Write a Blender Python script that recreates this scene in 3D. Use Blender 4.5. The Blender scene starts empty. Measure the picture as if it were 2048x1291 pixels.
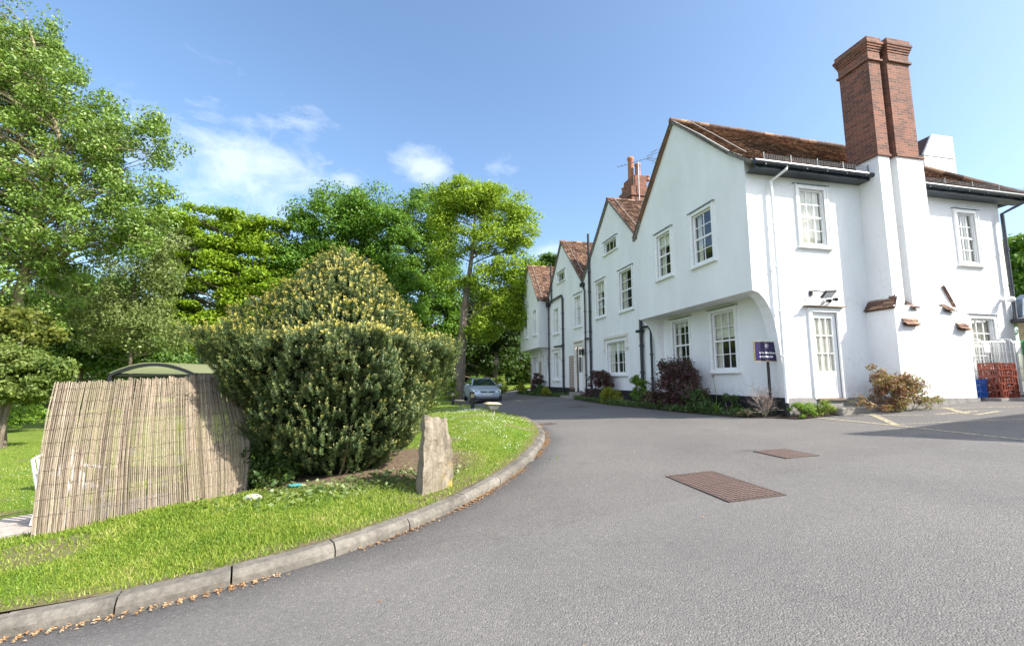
import bpy, math, random
import numpy as np
from mathutils import Vector
from mathutils.geometry import tessellate_polygon
R = math.radians
rng = np.random.default_rng(7); random.seed(7)
scene = bpy.context.scene
COL = scene.collection
EZ = 1.32                      # eye height above the drive; builders below use heights relative to the eye
# ------------------------------------------------------------------ camera
PITCH, HEAD = R(7.17), R(12.24)
cd = bpy.data.cameras.new('camera'); cam = bpy.data.objects.new('camera', cd); COL.objects.link(cam)
cd.sensor_width = 36; cd.lens = 910 / 2048 * 36; cd.clip_start = .05; cd.clip_end = 2000
cam.location = (0, 0, EZ); cam.rotation_euler = (R(90) + PITCH, 0, -HEAD)
scene.camera = cam
# ------------------------------------------------------------------ light
SUN_EL, SUN_DIR = 39, (.81, -.59)
sund = bpy.data.lights.new('sun', 'SUN'); sun = bpy.data.objects.new('sun', sund); COL.objects.link(sun)
sund.energy = 4.2; sund.angle = R(.53); sund.color = (1, .95, .87)
sv = Vector((SUN_DIR[0] * math.cos(R(SUN_EL)), SUN_DIR[1] * math.cos(R(SUN_EL)), math.sin(R(SUN_EL))))
sun.rotation_euler = sv.to_track_quat('Z', 'Y').to_euler(); sun.location = (20, -15, 25)
W = bpy.data.worlds.new('World'); scene.world = W; W.use_nodes = True
wn, wl = W.node_tree.nodes, W.node_tree.links; wn.clear()
wo = wn.new('ShaderNodeOutputWorld'); bg = wn.new('ShaderNodeBackground'); wl.new(bg.outputs[0], wo.inputs[0])
sky = wn.new('ShaderNodeTexSky'); sky.sky_type = 'NISHITA'; sky.sun_disc = False
sky.sun_elevation = R(SUN_EL); sky.sun_rotation = math.atan2(SUN_DIR[0], SUN_DIR[1])
sky.air_density = 1.0; sky.dust_density = 2.6; sky.ozone_density = 1.0; sky.altitude = 0
bg.inputs['Strength'].default_value = .122
view = scene.view_settings; view.view_transform = 'Standard'; view.look = 'None'; view.gamma = 1; view.exposure = 1.25

def raydir(px, py):            # direction of a photo pixel, eye at the origin
    r0, r1 = (px - 1024) / 910, -(py - 645.5) / 910
    up = r1 * math.cos(PITCH) + math.sin(PITCH); fw = math.cos(PITCH) - r1 * math.sin(PITCH)
    return np.array([r0 * math.cos(HEAD) + fw * math.sin(HEAD), -r0 * math.sin(HEAD) + fw * math.cos(HEAD), up])
def at(px, py, D):             # the point D metres ahead (measured level) seen at a photo pixel
    d = raydir(px, py); return d * (D / (d[0] * math.sin(HEAD) + d[1] * math.cos(HEAD)))
# clouds: thin white wisps of the sky itself
def wmath(op, a, b=None, c=None):
    n = wn.new('ShaderNodeMath'); n.operation = op
    for i, v in enumerate((a, b, c)):
        if v is None: continue
        if isinstance(v, (int, float)): n.inputs[i].default_value = v
        else: wl.new(v, n.inputs[i])
    return n.outputs[0]
wtc = wn.new('ShaderNodeTexCoord')
def wnoise(scale, detail, rough, sz=1.0, dist=0.0):
    mp = wn.new('ShaderNodeMapping'); mp.inputs['Scale'].default_value = (1, 1, sz)
    wl.new(wtc.outputs['Generated'], mp.inputs[0])
    n = wn.new('ShaderNodeTexNoise'); n.inputs['Scale'].default_value = scale; n.inputs['Detail'].default_value = detail
    n.inputs['Roughness'].default_value = rough; n.inputs['Distortion'].default_value = dist
    wl.new(mp.outputs[0], n.inputs['Vector']); return n.outputs['Fac']
nz = wnoise(10, 9, .64, 1.9, .35)
cloud = None
for px, py, rad, amp in [(480, 330, .15, 1.0), (510, 375, .10, .9), (430, 265, .09, .5), (612, 255, .055, .75), (330, 300, .12, .5), (850, 335, .068, 1.15),
                         (985, 335, .05, .45), (700, 358, .05, .6), (480, 180, .10, .2), (1105, 508, .05, .8), (1030, 385, .04, .45), (560, 320, .07, .6)]:
    d = raydir(px, py); d = d / np.linalg.norm(d)
    vd = wn.new('ShaderNodeVectorMath'); vd.operation = 'SUBTRACT'; wl.new(wtc.outputs['Generated'], vd.inputs[0]); vd.inputs[1].default_value = d
    vm = wn.new('ShaderNodeVectorMath'); vm.operation = 'MULTIPLY'; wl.new(vd.outputs[0], vm.inputs[0]); vm.inputs[1].default_value = (1, 1, 1.7)
    ln = wn.new('ShaderNodeVectorMath'); ln.operation = 'LENGTH'; wl.new(vm.outputs[0], ln.inputs[0])
    m = wmath('MULTIPLY', wmath('MAXIMUM', wmath('SUBTRACT', 1, wmath('DIVIDE', ln.outputs['Value'], rad * 1.35)), 0), amp * 1.5)
    cloud = m if cloud is None else wmath('MAXIMUM', cloud, m)
f = wmath('MULTIPLY', wmath('SUBTRACT', wmath('ADD', wmath('MULTIPLY', cloud, .5), wmath('MULTIPLY', nz, 1.5)), .93), 1.7)
f = wmath('MULTIPLY', wmath('MINIMUM', wmath('MAXIMUM', f, 0), 1), wmath('MINIMUM', wmath('MULTIPLY', cloud, 4), 1))
f = wmath('MULTIPLY', f, .42)
# bright bank added to the unseen sky behind left, to lift the shaded front
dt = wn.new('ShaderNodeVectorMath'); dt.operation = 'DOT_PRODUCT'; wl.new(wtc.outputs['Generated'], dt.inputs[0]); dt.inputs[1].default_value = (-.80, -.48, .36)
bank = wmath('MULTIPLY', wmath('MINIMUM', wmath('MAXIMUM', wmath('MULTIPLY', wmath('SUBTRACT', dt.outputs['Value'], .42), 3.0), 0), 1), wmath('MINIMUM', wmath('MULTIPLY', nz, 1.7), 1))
wmix = wn.new('ShaderNodeMix'); wmix.data_type = 'RGBA'
wl.new(f, wmix.inputs[0]); tint = wn.new('ShaderNodeMix'); tint.data_type = 'RGBA'; tint.blend_type = 'MULTIPLY'; tint.inputs[0].default_value = 1; wl.new(sky.outputs[0], tint.inputs[6]); tint.inputs[7].default_value = (.88, 1.005, 1.085, 1); wl.new(tint.outputs[2], wmix.inputs[6]); wmix.inputs[7].default_value = (5.6, 5.75, 6.0, 1)
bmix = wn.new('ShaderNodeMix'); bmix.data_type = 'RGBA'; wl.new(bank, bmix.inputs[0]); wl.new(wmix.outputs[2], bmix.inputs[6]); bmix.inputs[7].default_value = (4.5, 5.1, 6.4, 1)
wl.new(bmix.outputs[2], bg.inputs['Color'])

# ------------------------------------------------------------------ materials
def mk(name):
    m = bpy.data.materials.new(name); m.use_nodes = True; nt = m.node_tree
    return m, nt.nodes, nt.links, nt.nodes['Principled BSDF']
def ramp(n, stops):
    r = n.new('ShaderNodeValToRGB'); e = r.color_ramp.elements
    while len(e) < len(stops): e.new(.5)
    for i, (p, c) in enumerate(stops): e[i].position = p; e[i].color = (*c, 1)
    return r
def noise(n, l, scale, detail=4, rough=.6, vec='Object', stretch=None):
    tc = n.new('ShaderNodeTexCoord'); t = n.new('ShaderNodeTexNoise')
    t.inputs['Scale'].default_value = scale; t.inputs['Detail'].default_value = detail; t.inputs['Roughness'].default_value = rough
    if stretch:
        mp = n.new('ShaderNodeMapping'); mp.inputs['Scale'].default_value = stretch; l.new(tc.outputs[vec], mp.inputs[0]); l.new(mp.outputs[0], t.inputs[0])
    else: l.new(tc.outputs[vec], t.inputs[0])
    return t.outputs['Fac']
def mixc(n, l, fac, a, b, mode='MIX'):
    x = n.new('ShaderNodeMix'); x.data_type = 'RGBA'; x.blend_type = mode
    for i, v in ((0, fac), (6, a), (7, b)):
        if isinstance(v, tuple): x.inputs[i].default_value = (*v, 1)
        elif isinstance(v, (int, float)): x.inputs[i].default_value = v
        else: l.new(v, x.inputs[i])
    return x.outputs[2]
def bump(n, l, p, h, strength, dist=.02):
    b = n.new('ShaderNodeBump'); b.inputs['Strength'].default_value = strength; b.inputs['Distance'].default_value = dist
    l.new(h, b.inputs['Height']); l.new(b.outputs[0], p.inputs['Normal'])
def plain(name, c, rough=.6, metal=0, var=.25, scale=6, bmp=.15, spec=.5):
    m, n, l, p = mk(name)
    f = noise(n, l, scale)
    r = ramp(n, [(.3, tuple(x * (1 - var) for x in c)), (.7, tuple(min(1, x * (1 + var)) for x in c))]); l.new(f, r.inputs[0])
    l.new(r.outputs[0], p.inputs['Base Color']); p.inputs['Roughness'].default_value = rough; p.inputs['Metallic'].default_value = metal
    p.inputs['Specular IOR Level'].default_value = spec
    if bmp: bump(n, l, p, noise(n, l, scale * 8, 6), bmp, .01)
    return m
def M_plaster():
    m, n, l, p = mk('white_render')
    a = noise(n, l, .7, 6, .65, stretch=(1, 1, .45)); b = noise(n, l, 9, 6, .7)
    r = ramp(n, [(.3, (.66, .66, .65)), (.62, (.79, .79, .79))]); l.new(a, r.inputs[0])
    c = mixc(n, l, .25, r.outputs[0], mixc(n, l, b, (.72, .71, .69), (.86, .86, .86)))
    s = noise(n, l, 3, 8, .75, stretch=(1, 1, .12)); sr = ramp(n, [(.60, (0, 0, 0)), (.80, (1, 1, 1))]); l.new(s, sr.inputs[0])
    c = mixc(n, l, mulv(n, l, sr.outputs[0], .3), c, (.50, .49, .46))
    tc = n.new('ShaderNodeTexCoord'); sp = n.new('ShaderNodeSeparateXYZ'); l.new(tc.outputs['Object'], sp.inputs[0])
    mr = n.new('ShaderNodeMapRange'); mr.inputs[1].default_value = 1.25; mr.inputs[2].default_value = .45; l.new(sp.outputs[2], mr.inputs[0])
    q = noise(n, l, 6, 7, .75); qr = ramp(n, [(.45, (0, 0, 0)), (.7, (1, 1, 1))]); l.new(q, qr.inputs[0])
    c = mixc(n, l, mulv(n, l, mulv(n, l, qr.outputs[0], mr.outputs[0]), .5), c, (.36, .35, .31))
    vo = n.new('ShaderNodeTexVoronoi'); vo.feature = 'DISTANCE_TO_EDGE'; vo.inputs['Scale'].default_value = .55; wv = n.new('ShaderNodeVectorMath'); wv.operation = 'ADD'
    wn3 = n.new('ShaderNodeTexNoise'); wn3.inputs['Scale'].default_value = 2.2; wn3.inputs['Detail'].default_value = 6; l.new(tc.outputs['Object'], wn3.inputs[0]); l.new(tc.outputs['Object'], wv.inputs[0]); l.new(wn3.outputs['Color'], wv.inputs[1]); l.new(wv.outputs[0], vo.inputs[0])
    cr = ramp(n, [(.0, (1, 1, 1)), (.006, (0, 0, 0))]); l.new(vo.outputs['Distance'], cr.inputs[0]); cm = noise(n, l, .5, 3); cmr = ramp(n, [(.52, (0, 0, 0)), (.6, (1, 1, 1))]); l.new(cm, cmr.inputs[0])
    c = mixc(n, l, mulv(n, l, mulv(n, l, cr.outputs[0], cmr.outputs[0]), .28), c, (.36, .36, .35))
    l.new(c, p.inputs['Base Color']); p.inputs['Roughness'].default_value = .75; p.inputs['Specular IOR Level'].default_value = .25
    h = n.new('ShaderNodeMath'); h.operation = 'MULTIPLY_ADD'; l.new(noise(n, l, 2.2, 3), h.inputs[0]); h.inputs[1].default_value = 3
    l.new(noise(n, l, 60, 5, .7), h.inputs[2]); bump(n, l, p, h.outputs[0], .28, .02)
    return m
def mulv(n, l, a, k):
    x = n.new('ShaderNodeMath'); x.operation = 'MULTIPLY'; l.new(a, x.inputs[0])
    if isinstance(k, (int, float)): x.inputs[1].default_value = k
    else: l.new(k, x.inputs[1])
    return x.outputs[0]
def isl(n):
    return n.new('ShaderNodeNewGeometry').outputs['Random Per Island']
def M_tiles():
    m, n, l, p = mk('clay_tiles')
    r = ramp(n, [(0, (.07, .042, .034)), (.35, (.15, .085, .06)), (.7, (.23, .13, .09)), (1, (.36, .23, .15))]); l.new(isl(n), r.inputs[0])
    f = noise(n, l, 1.1, 6, .7); fr = ramp(n, [(.45, (0, 0, 0)), (.65, (1, 1, 1))]); l.new(f, fr.inputs[0])
    c = mixc(n, l, mulv(n, l, fr.outputs[0], .55), r.outputs[0], (.05, .032, .026))
    g = noise(n, l, 7, 6, .75); gr = ramp(n, [(.58, (0, 0, 0)), (.68, (1, 1, 1))]); l.new(g, gr.inputs[0])
    c = mixc(n, l, mulv(n, l, gr.outputs[0], .55), c, (.30, .24, .09))
    l.new(c, p.inputs['Base Color']); p.inputs['Roughness'].default_value = .85; p.inputs['Specular IOR Level'].default_value = .2
    bump(n, l, p, noise(n, l, 45, 5), .4, .01); return m
def M_brick():
    m, n, l, p = mk('red_brick')
    uv = n.new('ShaderNodeUVMap'); b = n.new('ShaderNodeTexBrick'); l.new(uv.outputs[0], b.inputs['Vector'])
    b.inputs['Scale'].default_value = 1; b.inputs['Brick Width'].default_value = .215; b.inputs['Row Height'].default_value = .068
    b.inputs['Mortar Size'].default_value = .007; b.inputs['Bias'].default_value = -.1
    b.inputs['Color1'].default_value = (.27, .092, .052, 1); b.inputs['Color2'].default_value = (.075, .028, .022, 1); b.inputs['Mortar'].default_value = (.24, .20, .16, 1)
    f = noise(n, l, 2, 6, .7); c = mixc(n, l, mulv(n, l, f, .45), b.outputs['Color'], (.13, .055, .036)); f2 = noise(n, l, .9, 5, .7); fr2 = ramp(n, [(.5, (0, 0, 0)), (.66, (1, 1, 1))]); l.new(f2, fr2.inputs[0]); c = mixc(n, l, mulv(n, l, fr2.outputs[0], .55), c, (.06, .034, .03))
    g = noise(n, l, 12, 5, .7); gr = ramp(n, [(.6, (0, 0, 0)), (.72, (1, 1, 1))]); l.new(g, gr.inputs[0])
    c = mixc(n, l, mulv(n, l, gr.outputs[0], .6), c, (.06, .04, .035))
    l.new(c, p.inputs['Base Color']); p.inputs['Roughness'].default_value = .9
    h = n.new('ShaderNodeMath'); h.operation = 'SUBTRACT'; l.new(noise(n, l, 60, 4), h.inputs[0]); l.new(b.outputs['Fac'], h.inputs[1])
    bump(n, l, p, h.outputs[0], .6, .008); return m
def M_glass(name='window_glass', tint=(.9, .93, .92), k=1.7):
    m, n, l, p = mk(name); n.remove(p); o = n['Material Output']
    t = n.new('ShaderNodeBsdfTransparent'); t.inputs[0].default_value = (*tint, 1)
    g = n.new('ShaderNodeBsdfGlossy'); g.inputs['Roughness'].default_value = .015; g.inputs[0].default_value = (.95, .97, 1, 1)
    lw = n.new('ShaderNodeLayerWeight'); lw.inputs[0].default_value = .5           # 1 - |cos|: the same from both faces of the pane
    pw = n.new('ShaderNodeMath'); pw.operation = 'POWER'; l.new(lw.outputs['Facing'], pw.inputs[0]); pw.inputs[1].default_value = 5
    fr = n.new('ShaderNodeMath'); fr.operation = 'MULTIPLY_ADD'; l.new(pw.outputs[0], fr.inputs[0]); fr.inputs[1].default_value = .95; fr.inputs[2].default_value = .045
    b = n.new('ShaderNodeBump'); b.inputs['Strength'].default_value = .12; b.inputs['Distance'].default_value = .02
    l.new(noise(n, l, 2.5, 1), b.inputs['Height']); l.new(b.outputs[0], g.inputs['Normal'])
    x = n.new('ShaderNodeMixShader'); mm = n.new('ShaderNodeMath'); mm.operation = 'MULTIPLY'; mm.use_clamp = True
    l.new(fr.outputs[0], mm.inputs[0]); mm.inputs[1].default_value = k
    l.new(mm.outputs[0], x.inputs[0]); l.new(t.outputs[0], x.inputs[1]); l.new(g.outputs[0], x.inputs[2]); l.new(x.outputs[0], o.inputs[0]); return m
def M_leaf(name, cols, trans=.35, gloss=.35, nscale=.25, attr=None):
    m, n, l, p = mk(name); o = n['Material Output']
    r = ramp(n, [(i / (len(cols) - 1), c) for i, c in enumerate(cols)])
    a = n.new('ShaderNodeMath'); a.operation = 'MULTIPLY_ADD'; l.new(isl(n), a.inputs[0]); a.inputs[1].default_value = .55
    s = n.new('ShaderNodeMath'); s.operation = 'MULTIPLY_ADD'; l.new(noise(n, l, nscale * 4, 3), s.inputs[0]); s.inputs[1].default_value = 1.1; s.inputs[2].default_value = -.33
    l.new(s.outputs[0], a.inputs[2]); l.new(a.outputs[0], r.inputs[0]); c = r.outputs[0]
    if attr:
        at_ = n.new('ShaderNodeAttribute'); at_.attribute_name = 'tip'; c = mixc(n, l, at_.outputs['Fac'], c, attr)
    l.new(c, p.inputs['Base Color']); p.inputs['Roughness'].default_value = .5; p.inputs['Specular IOR Level'].default_value = gloss
    t = n.new('ShaderNodeBsdfTranslucent'); l.new(mixc(n, l, .5, c, (.30, .42, .03), 'MIX'), t.inputs[0])
    x = n.new('ShaderNodeMixShader'); x.inputs[0].default_value = trans
    l.new(p.outputs[0], x.inputs[1]); l.new(t.outputs[0], x.inputs[2]); l.new(x.outputs[0], o.inputs[0]); return m
def M_asphalt():
    m, n, l, p = mk('asphalt')
    tc = n.new('ShaderNodeTexCoord')
    v = n.new('ShaderNodeTexVoronoi'); v.inputs['Scale'].default_value = 95; l.new(tc.outputs['Object'], v.inputs[0])
    v2 = n.new('ShaderNodeTexNoise'); v2.inputs['Scale'].default_value = 70; v2.inputs['Detail'].default_value = 4; v2.inputs['Roughness'].default_value = .8; l.new(tc.outputs['Object'], v2.inputs[0])
    r = ramp(n, [(.30, (.065, .063, .062)), (.46, (.125, .12, .117)), (.62, (.16, .154, .15)), (.8, (.22, .212, .205))]); l.new(v2.outputs['Fac'], r.inputs[0])
    stone = n.new('ShaderNodeSeparateColor'); l.new(v.outputs['Color'], stone.inputs[0])
    sr = ramp(n, [(0, (.075, .072, .07)), (.5, (.145, .138, .133)), (.93, (.18, .17, .16)), (1, (.34, .31, .28))]); l.new(stone.outputs[0], sr.inputs[0])
    c = mixc(n, l, .5, r.outputs[0], sr.outputs[0])
    big = noise(n, l, .55, 6, .62); br = ramp(n, [(.3, (.88, .85, .825)), (.7, (1.19, 1.14, 1.085))]); l.new(big, br.inputs[0])
    c = mixc(n, l, 1, c, br.outputs[0], 'MULTIPLY')
    st = noise(n, l, 1.6, 7, .7, stretch=(1, .25, 1)); sr2 = ramp(n, [(.62, (0, 0, 0)), (.8, (1, 1, 1))]); l.new(st, sr2.inputs[0])
    c = mixc(n, l, mulv(n, l, sr2.outputs[0], .35), c, (.25, .24, .225))
    l.new(c, p.inputs['Base Color']); p.inputs['Roughness'].default_value = .82; p.inputs['Specular IOR Level'].default_value = .35
    vo = n.new('ShaderNodeTexVoronoi'); vo.feature = 'DISTANCE_TO_EDGE'; vo.inputs['Scale'].default_value = .42; wv = n.new('ShaderNodeVectorMath'); wv.operation = 'ADD'
    w3 = n.new('ShaderNodeTexNoise'); w3.inputs['Scale'].default_value = 1.7; w3.inputs['Detail'].default_value = 7; l.new(tc.outputs['Object'], w3.inputs[0]); l.new(tc.outputs['Object'], wv.inputs[0]); l.new(w3.outputs['Color'], wv.inputs[1]); l.new(wv.outputs[0], vo.inputs[0])
    cr = ramp(n, [(.0, (1, 1, 1)), (.008, (0, 0, 0))]); l.new(vo.outputs['Distance'], cr.inputs[0]); cmr = ramp(n, [(.50, (0, 0, 0)), (.56, (1, 1, 1))]); l.new(noise(n, l, .35, 3), cmr.inputs[0])
    c = mixc(n, l, mulv(n, l, mulv(n, l, cr.outputs[0], cmr.outputs[0]), .22), c, (.05, .047, .045))
    ol = noise(n, l, 1.15, 2, .5); olr = ramp(n, [(.68, (0, 0, 0)), (.74, (1, 1, 1))]); l.new(ol, olr.inputs[0]); c = mixc(n, l, mulv(n, l, olr.outputs[0], .4), c, (.055, .052, .05))
    sx = n.new('ShaderNodeSeparateXYZ'); l.new(tc.outputs['Object'], sx.inputs[0]); sm = n.new('ShaderNodeMath'); sm.operation = 'MULTIPLY_ADD'; l.new(sx.outputs[0], sm.inputs[0]); sm.inputs[1].default_value = -.22; l.new(sx.outputs[1], sm.inputs[2])
    se = ramp(n, [(.499, (1, 1, 1)), (.503, (0, 0, 0))]); sd = n.new('ShaderNodeMath'); sd.operation = 'MULTIPLY_ADD'; l.new(sm.outputs[0], sd.inputs[0]); sd.inputs[1].default_value = .05; sd.inputs[2].default_value = .5 - .05 * 3.55; l.new(sd.outputs[0], se.inputs[0]); c = mixc(n, l, mulv(n, l, se.outputs[0], .10), c, (.24, .235, .23))
    l.new(c, p.inputs['Base Color'])
    h = n.new('ShaderNodeMath'); h.operation = 'MULTIPLY_ADD'; l.new(v.outputs['Distance'], h.inputs[0]); h.inputs[1].default_value = -1.0; l.new(v2.outputs['Fac'], h.inputs[2])
    bump(n, l, p, h.outputs[0], .9, .006); return m
def M_turf():
    m, n, l, p = mk('turf')
    a = noise(n, l, 60, 6, .8); r = ramp(n, [(.3, (.045, .075, .012)), (.5, (.12, .19, .025)), (.75, (.24, .29, .06))]); l.new(a, r.inputs[0])
    b = noise(n, l, .9, 5, .65); br = ramp(n, [(.35, (.10, .18, .02)), (.65, (.24, .26, .06))]); l.new(b, br.inputs[0])
    c = mixc(n, l, .5, r.outputs[0], br.outputs[0])
    at_ = n.new('ShaderNodeAttribute'); at_.attribute_name = 'soil'
    d = noise(n, l, 22, 6, .7); dr = ramp(n, [(.3, (.09, .06, .04)), (.7, (.27, .20, .14))]); l.new(d, dr.inputs[0])
    w = n.new('ShaderNodeMath'); w.operation = 'MULTIPLY_ADD'; w.use_clamp = True; l.new(noise(n, l, 5, 5, .7), w.inputs[0]); w.inputs[1].default_value = 1.2
    s2 = n.new('ShaderNodeMath'); s2.operation = 'MULTIPLY_ADD'; l.new(at_.outputs['Fac'], s2.inputs[0]); s2.inputs[1].default_value = 2.2; s2.inputs[2].default_value = -1.15
    l.new(s2.outputs[0], w.inputs[2]); c = mixc(n, l, w.outputs[0], c, dr.outputs[0])
    l.new(c, p.inputs['Base Color']); p.inputs['Roughness'].default_value = .9; p.inputs['Specular IOR Level'].default_value = .1
    bump(n, l, p, a, .8, .03); return m
def M_stone(name, cs, scale=5, lich=None, stretch=None, bmp=.5, dist=.02):
    m, n, l, p = mk(name)
    a = noise(n, l, scale, 8, .7, stretch=stretch); r = ramp(n, [(.25 + .5 * i / (len(cs) - 1), c) for i, c in enumerate(cs)]); l.new(a, r.inputs[0]); c = r.outputs[0]
    f = noise(n, l, scale * 9, 5, .75); fr = ramp(n, [(.3, (.65, .65, .65)), (.7, (1.2, 1.2, 1.2))]); l.new(f, fr.inputs[0]); c = mixc(n, l, 1, c, fr.outputs[0], 'MULTIPLY')
    if lich:
        tc = n.new('ShaderNodeTexCoord'); sp = n.new('ShaderNodeSeparateXYZ'); l.new(tc.outputs['Object'], sp.inputs[0])
        mr = n.new('ShaderNodeMapRange'); mr.inputs[1].default_value = .38; mr.inputs[2].default_value = .0; l.new(sp.outputs[2], mr.inputs[0])
        mx = n.new('ShaderNodeMapRange'); mx.inputs[1].default_value = .0; mx.inputs[2].default_value = .2; l.new(sp.outputs[0], mx.inputs[0])
        q = noise(n, l, 7, 6, .7); qr = ramp(n, [(.46, (0, 0, 0)), (.58, (1, 1, 1))]); l.new(q, qr.inputs[0])
        c = mixc(n, l, mulv(n, l, mulv(n, l, qr.outputs[0], mr.outputs[0]), mx.outputs[0]), c, lich)
    l.new(c, p.inputs['Base Color']); p.inputs['Roughness'].default_value = .9; p.inputs['Specular IOR Level'].default_value = .2
    bump(n, l, p, f, bmp, dist); return m
def M_cane():
    m, n, l, p = mk('reed_cane')
    r = ramp(n, [(0, (.15, .118, .085)), (.22, (.25, .20, .15)), (.75, (.325, .265, .20)), (1, (.41, .345, .265))]); l.new(isl(n), r.inputs[0])
    f = noise(n, l, 14, 6, .7, stretch=(6, 6, .6)); fr = ramp(n, [(.3, (.55, .5, .45)), (.65, (1.1, 1.1, 1.1))]); l.new(f, fr.inputs[0])
    c = mixc(n, l, 1, r.outputs[0], fr.outputs[0], 'MULTIPLY')
    g = noise(n, l, 1.7, 4, .6); gr = ramp(n, [(.5, (0, 0, 0)), (.68, (1, 1, 1))]); l.new(g, gr.inputs[0])
    c = mixc(n, l, mulv(n, l, gr.outputs[0], .45), c, (.17, .165, .07))
    l.new(c, p.inputs['Base Color']); p.inputs['Roughness'].default_value = .6; bump(n, l, p, f, .3, .004); return m
def M_cover():
    m, n, l, p = mk('cast_iron_cover')
    uv = n.new('ShaderNodeTexCoord'); sp = n.new('ShaderNodeSeparateXYZ'); l.new(uv.outputs['Object'], sp.inputs[0])
    def w(src, k, ph):
        a = n.new('ShaderNodeMath'); a.operation = 'MULTIPLY_ADD'; l.new(src, a.inputs[0]); a.inputs[1].default_value = k; a.inputs[2].default_value = ph
        s = n.new('ShaderNodeMath'); s.operation = 'SINE'; l.new(a.outputs[0], s.inputs[0]); return s.outputs[0]
    d = mulv(n, l, w(sp.outputs[0], 66, 0), w(sp.outputs[1], 56, 0))
    r = ramp(n, [(.22, (0, 0, 0)), (.40, (1, 1, 1))]); ab = n.new('ShaderNodeMath'); ab.operation = 'ABSOLUTE'; l.new(d, ab.inputs[0]); l.new(ab.outputs[0], r.inputs[0])
    f = noise(n, l, 9, 6, .7); fr = ramp(n, [(.3, (.17, .095, .07)), (.7, (.30, .195, .155))]); l.new(f, fr.inputs[0])
    c = mixc(n, l, r.outputs[0], fr.outputs[0], (.02, .016, .014)); l.new(c, p.inputs['Base Color'])
    p.inputs['Roughness'].default_value = .65; p.inputs['Metallic'].default_value = .3
    iv = n.new('ShaderNodeMath'); iv.operation = 'SUBTRACT'; iv.inputs[0].default_value = 1; l.new(r.outputs[0], iv.inputs[1]); bump(n, l, p, iv.outputs[0], .8, .006); return m
PLASTER = M_plaster(); TILES = M_tiles(); BRICK = M_brick(); GLASS = M_glass(); ASPHALT = M_asphalt(); TURF = M_turf(); CANE = M_cane(); COVER = M_cover()
WHITE = plain('white_paint', (.78, .78, .77), .45, 0, .06, 8, .12)
CREAM = plain('cream_stone_paint', (.66, .62, .55), .6, 0, .12, 5, .2)
BLACKP = plain('black_plinth_paint', (.018, .018, .02), .6, 0, .4, 6, .3)
GREYP = M_stone('grey_plinth', [(.15, .14, .135), (.27, .255, .24), (.36, .34, .32)], 4)
PIPE = plain('black_pipe_paint', (.016, .019, .024), .35, 0, .3, 9, .08)
NAVY = plain('dark_gutter', (.022, .03, .04), .35, 0, .25, 9, .08)
MORTAR = plain('verge_mortar', (.20, .19, .175), .9, 0, .3, 12, .5)
LEAD = plain('lead_grey', (.25, .27, .29), .5, .4, .2, 8, .2)
ROOM = plain('room_interior', (.22, .20, .18), .9, 0, .2, 3, 0)
CURT = plain('cream_curtain', (.70, .66, .57), .9, 0, .12, 6, 0)
SOIL = M_stone('bed_soil', [(.04, .028, .02), (.085, .06, .042), (.13, .095, .065)], 9, bmp=.8)
KERB = M_stone('kerb_concrete', [(.07, .063, .053), (.155, .14, .118), (.25, .228, .195)], 2.6, bmp=.45, dist=.012)
PAVE = M_stone('paving_slab', [(.30, .25, .21), (.42, .36, .31), (.50, .44, .39)], 2.5, bmp=.3)
MENH = M_stone('slate_stone', [(.08, .066, .05), (.19, .16, .118), (.28, .24, .185), (.38, .34, .275)], 4, (.58, .40, .055), stretch=(2.4, 2.4, .7), bmp=.6, dist=.02)
BARK = M_stone('grey_bark', [(.07, .055, .04), (.16, .13, .10), (.26, .215, .17)], 3, stretch=(3, 3, .7), bmp=.8)
BARKP = M_stone('pale_bark', [(.15, .12, .075), (.30, .245, .155), (.46, .40, .29)], 2, stretch=(2, 2, .8), bmp=.6)
STEEL = plain('galvanised_wire', (.62, .63, .64), .35, .7, .1, 10, 0)
BLK = plain('black_metal', (.012, .012, .014), .4, 0, .2, 12, .05)
WSTEEL = plain('weathered_wood', (.22, .16, .10), .85, 0, .3, 12, .4)

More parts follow.
